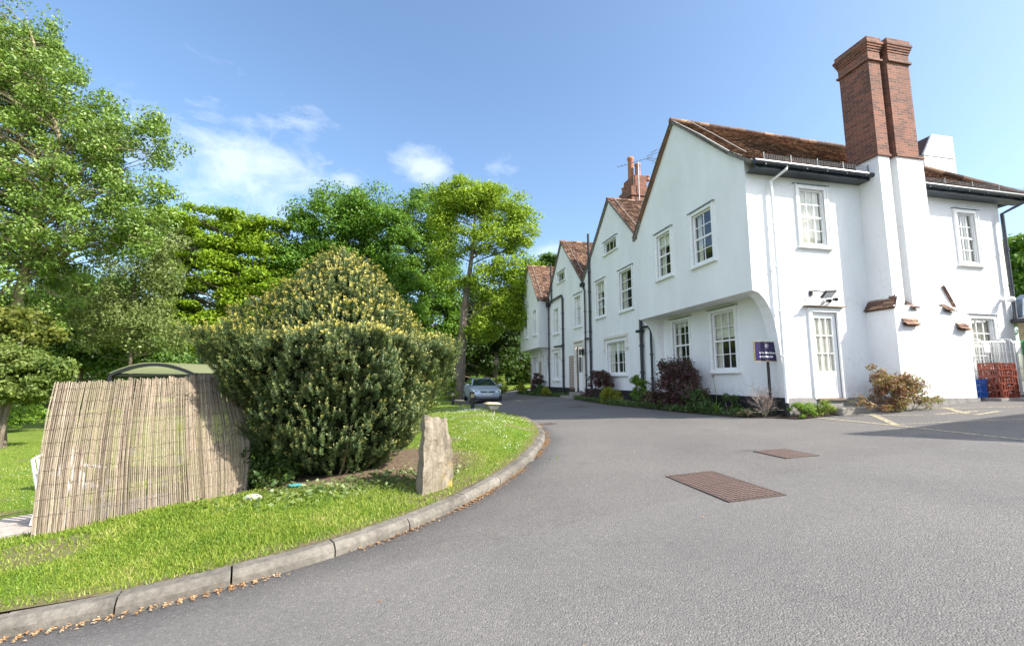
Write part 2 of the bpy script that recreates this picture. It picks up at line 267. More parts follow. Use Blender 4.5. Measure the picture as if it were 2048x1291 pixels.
# ------------------------------------------------------------------ mesh building
class MB:
    def __init__(s): s.v = []; s.f = []
    def quad(s, *p):
        i = len(s.v); s.v += [tuple(map(float, q)) for q in p]; s.f.append(tuple(range(i, i + len(p)))); return s
    def box(s, x0, x1, y0, y1, z0, z1):
        x0, x1 = min(x0, x1), max(x0, x1); y0, y1 = min(y0, y1), max(y0, y1); z0, z1 = min(z0, z1), max(z0, z1)
        i = len(s.v); s.v += [(x, y, z) for z in (z0, z1) for y in (y0, y1) for x in (x0, x1)]
        for q in ((0, 2, 3, 1), (4, 5, 7, 6), (0, 1, 5, 4), (2, 6, 7, 3), (0, 4, 6, 2), (1, 3, 7, 5)): s.f.append(tuple(i + k for k in q))
        return s
    def beam(s, p, q, w, h, up=(0, 0, 1)):
        p, q = Vector(p), Vector(q); d = (q - p).normalized(); u = Vector(up)
        a = d.cross(u); a = (a if a.length > 1e-4 else d.cross(Vector((1, 0, 0)))).normalized() * (w / 2); b = a.cross(d).normalized() * (h / 2)
        i = len(s.v); s.v += [tuple(c + e * a + g_ * b) for c in (p, q) for e, g_ in ((-1, -1), (1, -1), (1, 1), (-1, 1))]
        for k in range(4): s.f.append((i + k, i + (k + 1) % 4, i + 4 + (k + 1) % 4, i + 4 + k))
        s.f += [(i + 3, i + 2, i + 1, i), (i + 4, i + 5, i + 6, i + 7)]; return s
    def tube(s, pts, r, n=8, cap=True):
        pts = [Vector(p) for p in pts]; rs = r if isinstance(r, (list, tuple, np.ndarray)) else [r] * len(pts)
        i0 = len(s.v); ref = None
        for k, p in enumerate(pts):
            d = (pts[min(k + 1, len(pts) - 1)] - pts[max(k - 1, 0)]).normalized()
            if ref is None or abs(d.dot(ref)) > .98: ref = Vector((0, 0, 1)) if abs(d.z) < .9 else Vector((1, 0, 0))
            a = d.cross(ref).normalized(); b = a.cross(d); ref = b
            for j in range(n):
                t = 2 * math.pi * j / n; s.v.append(tuple(p + (a * math.cos(t) + b * math.sin(t)) * rs[k]))
        for k in range(len(pts) - 1):
            for j in range(n): s.f.append((i0 + k * n + j, i0 + k * n + (j + 1) % n, i0 + (k + 1) * n + (j + 1) % n, i0 + (k + 1) * n + j))
        if cap: s.f += [tuple(i0 + j for j in range(n))[::-1], tuple(i0 + (len(pts) - 1) * n + j for j in range(n))]
        return s
    def lathe(s, c, prof, n=16):
        i0 = len(s.v)
        for r, z in prof:
            for j in range(n): t = 2 * math.pi * j / n; s.v.append((c[0] + r * math.cos(t), c[1] + r * math.sin(t), c[2] + z))
        for k in range(len(prof) - 1):
            for j in range(n): s.f.append((i0 + k * n + j, i0 + k * n + (j + 1) % n, i0 + (k + 1) * n + (j + 1) % n, i0 + (k + 1) * n + j))
        s.f += [tuple(i0 + j for j in range(n))[::-1], tuple(i0 + (len(prof) - 1) * n + j for j in range(n))]; return s
    def prism(s, poly, axis, a, b):        # polygon in the two other axes, swept along axis from a to b
        def P(u, v, w): return {'x': (w, u, v), 'y': (u, w, v), 'z': (u, v, w)}[axis]
        n = len(poly); i = len(s.v); s.v += [P(u, v, a) for u, v in poly] + [P(u, v, b) for u, v in poly]
        for k in range(n): s.f.append((i + k, i + (k + 1) % n, i + n + (k + 1) % n, i + n + k))
        s.f += [tuple(i + k for k in range(n))[::-1], tuple(i + n + k for k in range(n))]; return s
    def sphere(s, c, r, n=10, m=7, sc=(1, 1, 1)):
        prof = [(max(1e-3, math.sin(math.pi * k / m)) * r, -math.cos(math.pi * k / m) * r) for k in range(m + 1)]
        i = len(s.v); s.lathe((0, 0, 0), prof, n)
        for k in range(i, len(s.v)): v = s.v[k]; s.v[k] = (c[0] + v[0] * sc[0], c[1] + v[1] * sc[1], c[2] + v[2] * sc[2])
        return s
    def build(s, name, mat, parent=None, off=None, smooth=False, bevel=0, local=False, inside=None):
        v = np.array(s.v, float).reshape(-1, 3)
        if not local: v = v + (0, 0, EZ)
        if off is not None: v = v - off
        me = bpy.data.meshes.new(name); me.from_pydata(v.tolist(), [], s.f); me.update()
        uvl = me.uv_layers.new(name='UVMap')
        nf = len(me.polygons); nl = len(me.loops)
        nor = np.zeros(nf * 3); me.polygons.foreach_get('normal', nor); nor = np.abs(nor.reshape(-1, 3))
        lt = np.zeros(nf, int); me.polygons.foreach_get('loop_total', lt); li = np.zeros(nl, int); me.loops.foreach_get('vertex_index', li)
        ax = np.repeat(np.argmax(nor, 1), lt); vv = v[li]
        uv = np.where((ax == 0)[:, None], vv[:, [1, 2]], np.where((ax == 1)[:, None], vv[:, [0, 2]], vv[:, [0, 1]]))
        uvl.data.foreach_set('uv', uv.astype(np.float32).ravel())
        if smooth: me.polygons.foreach_set('use_smooth', np.ones(nf, bool))
        me.materials.append(mat); o = bpy.data.objects.new(name, me); COL.objects.link(o)
        if parent is not None: o.parent = parent
        if bevel:
            b = o.modifiers.new('bevel', 'BEVEL'); b.width = bevel; b.segments = 2; b.limit_method = 'ANGLE'; b.angle_limit = R(40)
        return o
def npmesh(name, verts, nper, mat, parent=None, off=None, attr=None, world=True):
    """verts (N*nper,3): N separate faces"""
    v = np.asarray(verts, float).copy()
    if world: v[:, 2] += EZ
    if off is not None: v = v - off
    N = len(v) // nper; me = bpy.data.meshes.new(name)
    me.vertices.add(len(v)); me.vertices.foreach_set('co', v.astype(np.float32).ravel())
    me.loops.add(len(v)); me.loops.foreach_set('vertex_index', np.arange(len(v), dtype=np.int32))
    me.polygons.add(N); me.polygons.foreach_set('loop_start', np.arange(N, dtype=np.int32) * nper)
    try: me.polygons.foreach_set('loop_total', np.full(N, nper, dtype=np.int32))
    except Exception: pass
    if attr is not None:
        for k, a in attr.items():
            d = me.attributes.new(k, 'FLOAT', 'POINT'); d.data.foreach_set('value', np.asarray(a, np.float32))
    me.update(calc_edges=True); me.materials.append(mat)
    o = bpy.data.objects.new(name, me); COL.objects.link(o)
    if parent is not None: o.parent = parent
    return o
def tag(o, label=None, cat=None, group=None, kind=None):
    if label: o['label'] = label
    if cat: o['category'] = cat
    if group: o['group'] = group
    if kind: o['kind'] = kind
    return o
def thing(name, label, cat, loc, group=None, rz=0):
    o = bpy.data.objects.new(name, None); COL.objects.link(o); o.location = (loc[0], loc[1], loc[2] + EZ); o.rotation_euler = (0, 0, rz)
    o.empty_display_size = .2; tag(o, label, cat, group); return o
def off(o): return np.array(o.location)
def copy_tree(o, parent=None):
    c = o.copy(); COL.objects.link(c)
    if parent is not None: c.parent = parent
    for ch in list(o.children): copy_tree(ch, c)
    return c
def text_mesh(name, body, size, mat, parent, loc, rot, fat=0.0, align='LEFT', thick=.002, width=None):
    c = bpy.data.curves.new(name, 'FONT'); c.body = body; c.size = size; c.extrude = thick; c.offset = fat; c.align_x = align; c.align_y = 'CENTER'
    o = bpy.data.objects.new(name, c); COL.objects.link(o); dg = bpy.context.evaluated_depsgraph_get()
    me = bpy.data.meshes.new_from_object(o.evaluated_get(dg)); bpy.data.objects.remove(o)
    me.materials.clear(); me.materials.append(mat); t = bpy.data.objects.new(name, me); COL.objects.link(t)
    t.parent = parent; t.location = loc; t.rotation_euler = rot
    if width:
        xs_ = [v.co.x for v in me.vertices]; k = width / (max(xs_) - min(xs_))
        for v in me.vertices: v.co.x *= k; v.co.y *= min(k, 1) ** .5
    return t

# ------------------------------------------------------------------ ground shape (heights relative to the eye)
XS = [-60, -30, -10, -5, -2, 0, 2, 3.2, 5, 7, 8.6, 10, 11.7, 13.5, 17, 30, 60]
ZS = [-2.4, -2.2, -1.85, -1.65, -1.47, -1.32, -1.18, -1.1, -1.0, -.93, -.86, -.75, -.63, -.5, -.38, -.2, 0]
def g(x, y):
    return np.interp(x, XS, ZS) - .02 * np.clip((8.6 - np.asarray(x, float)) / 4.6, 0, 1) * np.clip(np.asarray(y, float) - 13, 0, 40)
KP = np.array([(-9, 3.05), (-4.5, 3.1), (-2.3, 3.41), (-1.77, 3.46), (-1.15, 3.66), (-.52, 3.9), (.05, 4.31), (.6, 4.91), (1.11, 5.62), (1.72, 6.66), (2.34, 8.07), (2.74, 9.29),
               (3.08, 11.1), (3.16, 12.83), (3.16, 15.5), (3.1, 18), (2.95, 22), (2.85, 28), (2.8, 36)])
def resample(P, n):
    s = np.r_[0, np.cumsum(np.linalg.norm(np.diff(P, axis=0), axis=1))]; t = np.linspace(0, s[-1], n)
    return np.c_[np.interp(t, s, P[:, 0]), np.interp(t, s, P[:, 1])]
def smooth(P, k=6):
    P = resample(P, 600)
    for _ in range(k):
        Q = P.copy()
        for d in range(1, 6): Q[5:-5] += P[5 - d:len(P) - 5 - d] + P[5 + d:len(P) - 5 + d]
        Q[5:-5] /= 11; P = Q
    return P
KC = smooth(KP, 5)                                    # the kerb face, along the drive
def kdist(x, y):
    x = np.asarray(x, float).ravel(); y = np.asarray(y, float).ravel(); out = np.empty(len(x)); K = KC[::3]
    for i in range(0, len(x), 4000):
        out[i:i + 4000] = np.sqrt(((x[i:i + 4000, None] - K[None, :, 0]) ** 2 + (y[i:i + 4000, None] - K[None, :, 1]) ** 2).min(1))
    return out
def sst(t): t = np.clip(t, 0, 1); return t * t * (3 - 2 * t)
def zv(x, y):                                         # turf surface left of the kerb
    x = np.asarray(x, float); y = np.asarray(y, float); sh = x.shape
    d = kdist(x, y).reshape(sh)
    z = g(x, y) + .10 + .15 * sst(d / 1.6) + .20 * np.exp(-((x - 1.2) / 1.3) ** 2 - ((y - 10.5) / 3.2) ** 2) * sst(d / .8)
    f_ = (x + 3.25) * -.43 + (y - 4.72) * .9
    z = z - .48 * sst((f_ - .05) / .6) * sst((-1.5 - x) / 1.0)
    return z + .012 * np.sin(x * 3.1 + y * 1.7) * np.sin(y * 2.3 - x)
YEW = np.array([-.75, 6.15])
# far earth sheet to the horizon
e = MB(); e.quad((-1500, -800, -3.2), (1500, -800, -3.2), (1500, 1800, -3.2), (-1500, 1800, -3.2)); tag(e.build('ground', TURF), kind='structure')
def gridmesh(name, xs, ys, zf, mat, kind='structure'):
    X, Y = np.meshgrid(xs, ys); Z = zf(X, Y); nx, ny = len(xs), len(ys)
    idx = np.arange(nx * ny).reshape(ny, nx); F = np.stack([idx[:-1, :-1], idx[:-1, 1:], idx[1:, 1:], idx[1:, :-1]], -1).reshape(-1, 4)
    b = MB(); b.v = np.c_[X.ravel(), Y.ravel(), Z.ravel()].tolist(); b.f = [tuple(q) for q in F.tolist()]
    return tag(b.build(name, mat, smooth=True), kind=kind)
_tg = np.gradient(KC, axis=0); _tg /= np.linalg.norm(_tg, axis=1)[:, None]
def LEFTD(x, y):
    K, T = KC[::4], _tg[::4]; dx = x.ravel()[:, None] - K[:, 0]; dy = y.ravel()[:, None] - K[:, 1]; d2 = dx * dx + dy * dy; j = d2.argmin(1); r = np.arange(len(j))
    return (np.sqrt(d2[r, j]) * np.sign(-T[j, 1] * dx[r, j] + T[j, 0] * dy[r, j])).reshape(x.shape)
gridmesh('drive', np.unique(np.r_[np.arange(-14, 40, .5), XS[2:-1]]), np.r_[np.arange(-14, 14, .5), np.arange(14, 44, 1)], lambda x, y: g(x, y) - 1.6 * sst((LEFTD(x, y) - .25) / .5), ASPHALT)
# turf: ruled between the kerb back and a far line on the left
KI = KC.copy()
tg = np.gradient(KC, axis=0); tg /= np.linalg.norm(tg, axis=1)[:, None]; NL = np.c_[-tg[:, 1], tg[:, 0]]     # left normal
KB = resample(KC + NL * .115, 340)
LF = resample(np.array([(-45, 3.05), (-45, 60), (-10, 75), (4, 70)]), 340)
sv_ = np.linspace(0, 1, 200) ** 2.3
VX = KB[:, None, 0] * (1 - sv_) + LF[:, None, 0] * sv_; VY = KB[:, None, 1] * (1 - sv_) + LF[:, None, 1] * sv_
VZ = zv(VX, VY)
def soilmask(x, y):
    d = kdist(x, y).reshape(np.shape(x))
    m = np.exp(-(((x - YEW[0] - .15) / 1.55) ** 2 + ((y - YEW[1] - .25) / 1.12) ** 2) ** 2) * 1.05
    m = np.maximum(m, .62 * np.exp(-(((x - .35) / .75) ** 2 + ((y - 5.0) / .55) ** 2)))
    m = np.maximum(m, .62 * np.exp(-(d - .1) ** 2 / .06)); m = np.maximum(m, .55 * sst((np.sin(x * 2.1 + 1.3 * np.sin(y * 1.7)) * np.sin(y * 2.7 - x * .8) - .45) / .4))
    return m
nt_, ns_ = VX.shape; idx = np.arange(nt_ * ns_).reshape(nt_, ns_)
b = MB(); b.v = np.c_[VX.ravel(), VY.ravel(), VZ.ravel()].tolist()
b.f = [tuple(q) for q in np.stack([idx[:-1, :-1], idx[1:, :-1], idx[1:, 1:], idx[:-1, 1:]], -1).reshape(-1, 4).tolist()]
tf = b.build('lawn', TURF, smooth=True); tag(tf, kind='structure')
a_ = tf.data.attributes.new('soil', 'FLOAT', 'POINT'); a_.data.foreach_set('value', soilmask(VX, VY).ravel().astype(np.float32))
gridmesh('far_lawn', np.arange(2.9, 40, 1.5), np.arange(38.6, 74, 1.5), lambda x, y: g(x, y) + .12, TURF)
# kerb stones
def kerb():
    b = MB(); s = np.r_[0, np.cumsum(np.linalg.norm(np.diff(KC, axis=0), axis=1))]
    def P(t): return np.array([np.interp(t, s, KC[:, 0]), np.interp(t, s, KC[:, 1])])
    def Nn(t): return np.array([np.interp(t, s, NL[:, 0]), np.interp(t, s, NL[:, 1])])
    joints = []
    for jx, jy in KP[2:11]: joints.append(s[np.argmin((KC[:, 0] - jx) ** 2 + (KC[:, 1] - jy) ** 2)])
    js = [joints[0] - .8 * k for k in range(9, 0, -1)] + joints
    while js[-1] < s[-1] - 1: js.append(js[-1] + .85)
    js = [j for j in js if j > 0]
    for a, c in zip(js[:-1], js[1:]):
        ts = np.linspace(a + .006, c - .006, 7); i0 = len(b.v); dz = random.uniform(-.004, .004); dn = random.uniform(-.004, .004)
        prof = [(.0, -.12), (.002, .045), (.014, .066), (.042, .092), (.135, .098), (.135, -.12)]
        for t in ts:
            p, nn = P(t), Nn(t)
            for o_, h in prof: q = p + nn * (o_ + dn); b.v.append((q[0], q[1], float(g(p[0], p[1])) + h + dz))
        m = len(prof)
        for k in range(6):
            for j in range(m): b.f.append((i0 + k * m + j, i0 + (k + 1) * m + j, i0 + (k + 1) * m + (j + 1) % m, i0 + k * m + (j + 1) % m))
        b.f += [tuple(i0 + j for j in range(m)), tuple(i0 + 6 * m + j for j in range(m))[::-1]]
    tag(b.build('kerb', KERB), kind='structure')
kerb()
# patio path behind the reed screen
pth = MB(); O = np.array([-3.25 - .43 * 1.85, 4.72 + .9 * 1.85]); u = np.array([-.90, -.43]); w_ = np.array([-.43, .90])
for i in range(-2, 8):
    for j in range(0, 3):
        q = [O + u * (.62 * (i + a)) + w_ * (.62 * (j + c)) for a, c in ((.01, .01), (.99, .01), (.99, .99), (.01, .99))]
        if all(kdist(p[0], p[1])[0] > .55 for p in q): 
            zz = [float(zv(p[0], p[1])) + .035 for p in q]; pth.quad(*[(p[0], p[1], z) for p, z in zip(q, zz)])
tag(pth.build('path', PAVE), kind='structure')
# planting beds against the house
bed = MB()
ys = np.linspace(9.25, 34, 60); xe = np.interp(ys, [9.25, 9.8, 12, 16, 19, 22, 24, 28, 34], [8.3, 7.75, 7.45, 7.35, 7.5, 7.9, 8.0, 7.6, 7.6])
for k in range(len(ys) - 1):
    a, c = ys[k], ys[k + 1]
    bed.quad((xe[k], a, g(xe[k], a) + .01), (8.6, a, g(8.6, a) + .07), (8.6, c, g(8.6, c) + .07), (xe[k + 1], c, g(xe[k + 1], c) + .01))
bed.quad((8.3, 9.2, -.85), (8.4, 8.75, -.85), (9.5, 8.7, -.77), (9.5, 9.2, -.73))
tag(bed.build('flower_bed', SOIL), kind='structure')
def M_marking():
    m, n, l, p = mk('worn_road_paint'); o = n['Material Output']
    p.inputs['Base Color'].default_value = (.50, .43, .27, 1); p.inputs['Roughness'].default_value = .8
    t = n.new('ShaderNodeBsdfTransparent'); x = n.new('ShaderNodeMixShader'); q = noise(n, l, 26, 6, .75); r = ramp(n, [(.36, (0, 0, 0)), (.60, (.9, .9, .9))]); l.new(q, r.inputs[0])
    l.new(r.outputs[0], x.inputs[0]); l.new(t.outputs[0], x.inputs[1]); l.new(p.outputs[0], x.inputs[2]); l.new(x.outputs[0], o.inputs[0]); return m
mk_ = MB()
def line(a, c, w):
    a, c = np.array(a, float), np.array(c, float); L = np.linalg.norm(c - a); n = max(2, int(L / .15)); d = (c - a) / L; nn = np.array([-d[1], d[0]]) * w / 2
    for k in range(n):
        p, q = a + (c - a) * k / n, a + (c - a) * (k + 1) / n
        mk_.quad(*[(v[0], v[1], float(g(v[0], v[1])) + .009) for v in (p - nn, q - nn, q + nn, p + nn)])
for a, c, w in [((8.88, 8.7), (8.82, 6.9), .08), ((8.82, 6.9), (8.55, 4.2), .07), ((9.98, 8.35), (8.86, 6.95), .13), ((9.62, 8.5), (10.3, 7.5), .06), ((11.2, 8.4), (13.6, 6.6), .08),
                ((11.83, 8.19), (10.97, 7.18), .11), ((9.0, 7.0), (11.2, 6.0), .05), ((10.6, 7.5), (11.5, 7.35), .12), ((10.9, 7.0), (11.7, 7.1), .11), ((13.6, 8.35), (15.4, 7.2), .09)]: line(a, c, w)
tag(mk_.build('road_marking', M_marking()), kind='structure')
# ------------------------------------------------------------------ the house
XF, XU, YS, XE = 8.59, 7.86, 9.2, 16.1
house = thing('country_house', 'long white rendered country house with four gables, brick chimneys and red clay tile roofs', 'house', (XF, 20, -.9)); HO = off(house)
def hp(mb, name, mat, parent=None, label=None, **k):
    o = mb.build(name, mat, parent or house, HO, **k)
    if label: o['label'] = label
    return o
def wb(mb, ax, pl, a0, a1, z0, z1, w0, w1):           # box on a wall: w = distance out of the wall plane
    if ax == 'x': mb.box(pl - w1, pl - w0, a0, a1, z0, z1)
    else: mb.box(a0, a1, pl - w1, pl - w0, z0, z1)
def window(ax, pl, a0, a1, z0, z1, cols, rows, mid=None, arch=.09, rec=.06, sill=True, hood='drip', curtain='side', wname='window', mull=0, label=None, archmat=None, glz=None):
    fr = MB(); h = (a0 + arch, a1 - arch, z0 + arch * .6, z1 - arch); A0, A1, Z0, Z1 = h
    for q in ((a0, A0, z0, z1), (A1, a1, z0, z1), (A0, A1, Z1, z1), (A0, A1, z0, Z0)): wb(fr, ax, pl, *q, -.01, .035)
    wb(fr, ax, pl, a0 - .015, a0 + .015, z0, z1 + .015, .0, .05); wb(fr, ax, pl, a1 - .015, a1 + .015, z0, z1 + .015, .0, .05)
    s = .045
    for q in ((A0, A0 + s, Z0, Z1), (A1 - s, A1, Z0, Z1), (A0 + s, A1 - s, Z1 - s, Z1), (A0 + s, A1 - s, Z0, Z0 + s * 1.3)): wb(fr, ax, pl, *q, -rec - .035, -rec + .02)
    bw = .011
    for k in range(1, cols): c = A0 + s + (A1 - A0 - 2 * s) * k / cols; wb(fr, ax, pl, c - bw, c + bw, Z0 + s, Z1 - s, -rec - .018, -rec + .006)
    for k in range(1, rows):
        c = Z0 + s + (Z1 - Z0 - 2 * s) * k / rows; w = .026 if mid is not None and k == mid else bw
        wb(fr, ax, pl, A0 + s, A1 - s, c - w, c + w, -rec - .02, -rec + (.016 if w > bw else .008))
    for k in range(1, mull + 1): c = A0 + s + (A1 - A0 - 2 * s) * k / (mull + 1); wb(fr, ax, pl, c - .04, c + .04, Z0 + s, Z1 - s, -rec - .03, -rec + .03)
    f = hp(fr, wname, archmat or WHITE, label=label)
    p = MB(); w_ = rec + .006
    P = (lambda a, z: (pl + w_, a, z)) if ax == 'x' else (lambda a, z: (a, pl + w_, z))
    p.quad(*([P(A0, Z0), P(A1, Z0), P(A1, Z1), P(A0, Z1)][::-1 if ax == 'x' else 1])); hp(p, 'pane', glz or GLASS, f)
    if sill: m = MB(); wb(m, ax, pl, a0 - .05, a1 + .05, z0 - .055, z0 + .004, -.01, .085); hp(m, 'sill', archmat or WHITE, f, bevel=.008)
    if hood == 'drip': m = MB(); wb(m, ax, pl, a0 - .07, a1 + .07, z1 + .012, z1 + .032, -.01, .075); hp(m, 'drip_board', LEAD, f)
    if hood == 'label':
        m = MB(); t = .11; wb(m, ax, pl, a0 - .16, a1 + .16, z1 + .05, z1 + .05 + t, -.01, .09); wb(m, ax, pl, a0 - .13, a1 + .13, z1 + .05 + t, z1 + .09 + t, -.01, .05)
        for c in (a0 - .16, a1 + .06): wb(m, ax, pl, c, c + .10, z1 - .38, z1 + .05, -.01, .07); wb(m, ax, pl, c - .02, c + .12, z1 - .46, z1 - .38, -.01, .12)
        hp(m, 'hood_mould', CREAM, f, bevel=.012)
    if curtain:
        m = MB(); L = A1 - A0
        spans = [(A0, A0 + L * .26), (A1 - L * .24, A1)] if curtain == 'side' else [(A0, A1)]
        for c0, c1 in spans:
            n = max(6, int((c1 - c0) / .025)); 
            for k in range(n):
                q0, q1 = c0 + (c1 - c0) * k / n, c0 + (c1 - c0) * (k + 1) / n; d0, d1 = .17 + .022 * math.sin(k * 1.9), .17 + .022 * math.sin((k + 1) * 1.9)
                if ax == 'x': m.quad((pl + d0, q0, Z0), (pl + d1, q1, Z0), (pl + d1, q1, Z1), (pl + d0, q0, Z1))
                else: m.quad((q0, pl + d0, Z0), (q1, pl + d1, Z0), (q1, pl + d1, Z1), (q0, pl + d0, Z1))
        if curtain == 'side' and random.random() < .7: wb(m, ax, pl, A0, A1, Z1 - (Z1 - Z0) * random.choice((.12, .3, .45)), Z1, -.13, -.125)
        hp(m, 'curtain', CURT, f)
    rooms = MB(); e_ = .08; D = .9
    q = [(A0 - e_, Z0 - e_), (A1 + e_, Z0 - e_), (A1 + e_, Z1 + e_), (A0 - e_, Z1 + e_)]
    Q = (lambda a, z, d: (pl + d, a, z)) if ax == 'x' else (lambda a, z, d: (a, pl + d, z))
    rooms.quad(*[Q(a, z, D) for a, z in q])
    for k in range(4): (a, z), (c, y) = q[k], q[(k + 1) % 4]; rooms.quad(Q(a, z, .13), Q(c, y, .13), Q(c, y, D), Q(a, z, D))
    for a, z, c, y in ((A0 - e_, Z0 - e_, A0, Z1 + e_), (A1, Z0 - e_, A1 + e_, Z1 + e_), (A0, Z0 - e_, A1, Z0), (A0, Z1, A1, Z1 + e_)):
        rooms.quad(Q(a, z, .13), Q(c, z, .13), Q(c, y, .13), Q(a, y, .13))
    hp(rooms, 'room', ROOM, f)
    return h
def wall(mb, ax, pl, outline, holes, depth=.13):
    P = (lambda a, z, d=0: (pl + d, a, z)) if ax == 'x' else (lambda a, z, d=0: (a, pl + d, z))
    loops = [[Vector((a, z, 0)) for a, z in outline]] + [[Vector((h[0], h[2], 0)), Vector((h[0], h[3], 0)), Vector((h[1], h[3], 0)), Vector((h[1], h[2], 0))] for h in holes]
    flat = [v for l_ in loops for v in l_]; i0 = len(mb.v); mb.v += [P(v.x, v.y) for v in flat]
    for t in tessellate_polygon(loops): mb.f.append(tuple(i0 + k for k in t))
    for A0, A1, Z0, Z1 in holes:
        c = [(A0, Z0), (A1, Z0), (A1, Z1), (A0, Z1)]
        for k in range(4): (a, z), (e2, y) = c[k], c[(k + 1) % 4]; mb.quad(P(a, z), P(e2, y), P(e2, y, depth), P(a, z, depth))
W_ = MB()
# near gable, upper storey (jettied front)
H = [window('x', XU, 12.49, 13.47, 3.27, 4.82, 2, 4, 2), window('x', XU, 10.44, 11.5, 3.22, 4.82, 2, 4, 2)]
wall(W_, 'x', XU, [(9.2, 2.13), (14.75, 2.13), (14.75, 5.2), (14.45, 5.66), (13.96, 6.22), (12.86, 7.42), (12.12, 8.06), (10.75, 6.88), (9.94, 6.12), (9.55, 5.72), (9.2, 5.42)], H)
# lower front wall with gables two and three
H = [window('x', XF, 12.82, 13.93, .29, 2.02, 3, 4, 2, curtain='side', hood='drip'), window('x', XF, 10.7, 11.87, .24, 2.03, 3, 4, 2, curtain='side', hood='drip'),
     window('x', XF, 19.25, 20.4, 2.93, 4.72, 2, 4, 2), window('x', XF, 16.55, 17.85, 2.86, 4.66, 2, 4, 2), window('x', XF, 17.9, 19.3, 5.75, 6.34, 3, 1, None, mull=0, arch=.06, curtain=None),
     window('x', XF, 17.3, 19.3, .22, 1.76, 4, 3, None, arch=.11, rec=.1, hood='label', mull=1, archmat=None, curtain='side'),
     window('x', XF, 22.3, 23.45, 2.82, 4.62, 2, 3, 2, arch=.14, rec=.11), window('x', XF, 26.05, 27.25, 2.82, 4.52, 2, 3, 2, arch=.14, rec=.11, hood=None),
     window('x', XF, 24.85, 26.35, 5.88, 6.5, 3, 1, None, arch=.06, curtain=None), window('x', XF, 26.1, 27.35, .0, 1.8, 2, 3, 2, arch=.15, rec=.11, hood='label', archmat=None),
     window('x', XF, 28.65, 29.85, .0, 1.8, 2, 3, 2, arch=.15, rec=.11, hood='label'), window('x', XF, 31.2, 32.45, .0, 1.76, 2, 3, 2, arch=.15, rec=.11, hood='label')]
DH = (22.2, 23.2, -.56, 1.78)
wall(W_, 'x', XF, [(9.2, -.41), (22.2, -.41), (22.2, 1.78), (23.2, 1.78), (23.2, -.41), (33.0, -.41), (33.0, 2.2), (28.3, 2.2), (28.3, 5.2), (25.46, 8.2), (22.04, 5.1), (18.65, 8.15), (16.24, 5.9), (15.3, 5.0), (14.75, 4.4), (14.75, 2.2), (9.2, 2.2)], H)
# far gable, upper storey
H = [window('x', XU, 28.55, 29.5, 2.95, 4.72, 2, 3, 2, arch=.1, rec=.1, hood=None, archmat=None), window('x', XU, 30.9, 31.9, 2.95, 4.7, 2, 3, 2, arch=.1, rec=.1, hood=None)]
wall(W_, 'x', XU, [(28.0, 2.1), (33.2, 2.1), (33.2, 5.2), (30.7, 7.95), (28.0, 5.2)], H)
W_.quad((XU, 28.0, 2.1), (XU, 28.0, 5.2), (XF, 28.3, 5.3), (XF, 28.3, 2.1)).quad((XU, 28.0, 2.1), (XF, 28.3, 2.1), (XF, 33.2, 2.1), (XU, 33.2, 2.1))
W_.quad((XU, 33.2, 2.1), (XF, 33.2, 2.1), (XF, 33.2, 5.2), (XU, 33.2, 5.2)).quad((XF, 33, -1.3), (14, 33, -1.3), (14, 33, 5.2), (XF, 33, 5.2)).quad((XF, 28.3, 5.1), (13, 28.3, 5.1), (13, 30.7, 7.9), (XF, 30.7, 7.9))
# side wall with the curved bracket profile at its left end
prof = [(8.59, -.41), (8.56, .2), (8.50, .75), (8.45, 1.15), (8.385, 1.48), (8.29, 1.74), (8.17, 1.94), (8.02, 2.08), (XU, 2.13)]
H = [window('y', YS, 9.29, 10.22, 3.3, 4.9, 3, 4, 2, curtain='full'), window('y', YS, 14.42, 15.24, 3.12, 4.68, 3, 4, 2, curtain='side'), window('y', YS, 14.43, 15.45, .1, 1.74, 3, 4, 2, curtain='full', sill=False)]
SD = (9.46, 10.2, -.42, 1.66)
wall(W_, 'y', YS, prof + [(XU, 5.42), (XE, 5.42), (XE, -.41), (10.2, -.41), (10.2, 1.66), (9.46, 1.66), (9.46, -.41)], H)
for (a, z), (c, y) in zip(prof[:-1], prof[1:]):        # curved brackets under the jetty, near and far end
    for y0, y1 in ((9.2, 9.52), (14.45, 14.75), (28.3, 28.55)): W_.quad((a, y0, z), (c, y0, y), (c, y1, y), (a, y1, z))
    for yy in (9.52, 14.45, 14.75, 28.55): W_.quad((a, yy, z), (c, yy, y), (XF + .02, yy, y), (XF + .02, yy, z))
W_.quad((XU, 9.2, 2.13), (XF + .1, 9.2, 2.13), (XF + .1, 14.75, 2.13), (XU, 14.75, 2.13)); W_.quad((XU, 14.75, 2.13), (XF + .1, 14.75, 2.13), (XF + .1, 14.75, 5.4), (XU, 14.75, 5.2))
W_.quad((XE, 9.2, -1.2), (XE, 15.2, -1.2), (XE, 15.2, 5.42), (XE, 9.2, 5.42)).quad((13, 33, -1), (13, 15.2, -1), (13, 15.2, 5.4), (13, 33, 5.4)).quad((XE, 15.2, -1.2), (13, 15.2, -1.2), (13, 15.2, 5.4), (XE, 15.2, 5.4))
hp(W_, 'wall', PLASTER)
for y0_, y1_ in ((9.21, 22.15), (23.25, 33)): pl = MB(); pl.box(XF - .025, XF + .1, y0_, y1_, -1.2, -.41); hp(pl, 'plinth', BLACKP, label='black painted plinth along the front')
for q_ in ((XF - .02, 9.40, .03, -.412), (10.25, 11.1, .03, -.412), (13.4, XE, .03, -.41), (9.4, 10.25, .01, -.47)): pl = MB(); pl.box(q_[0], q_[1], YS - q_[2], YS + .1, -1.2, q_[3]); hp(pl, 'plinth', GREYP, label='grey cement plinth along the sunny side')
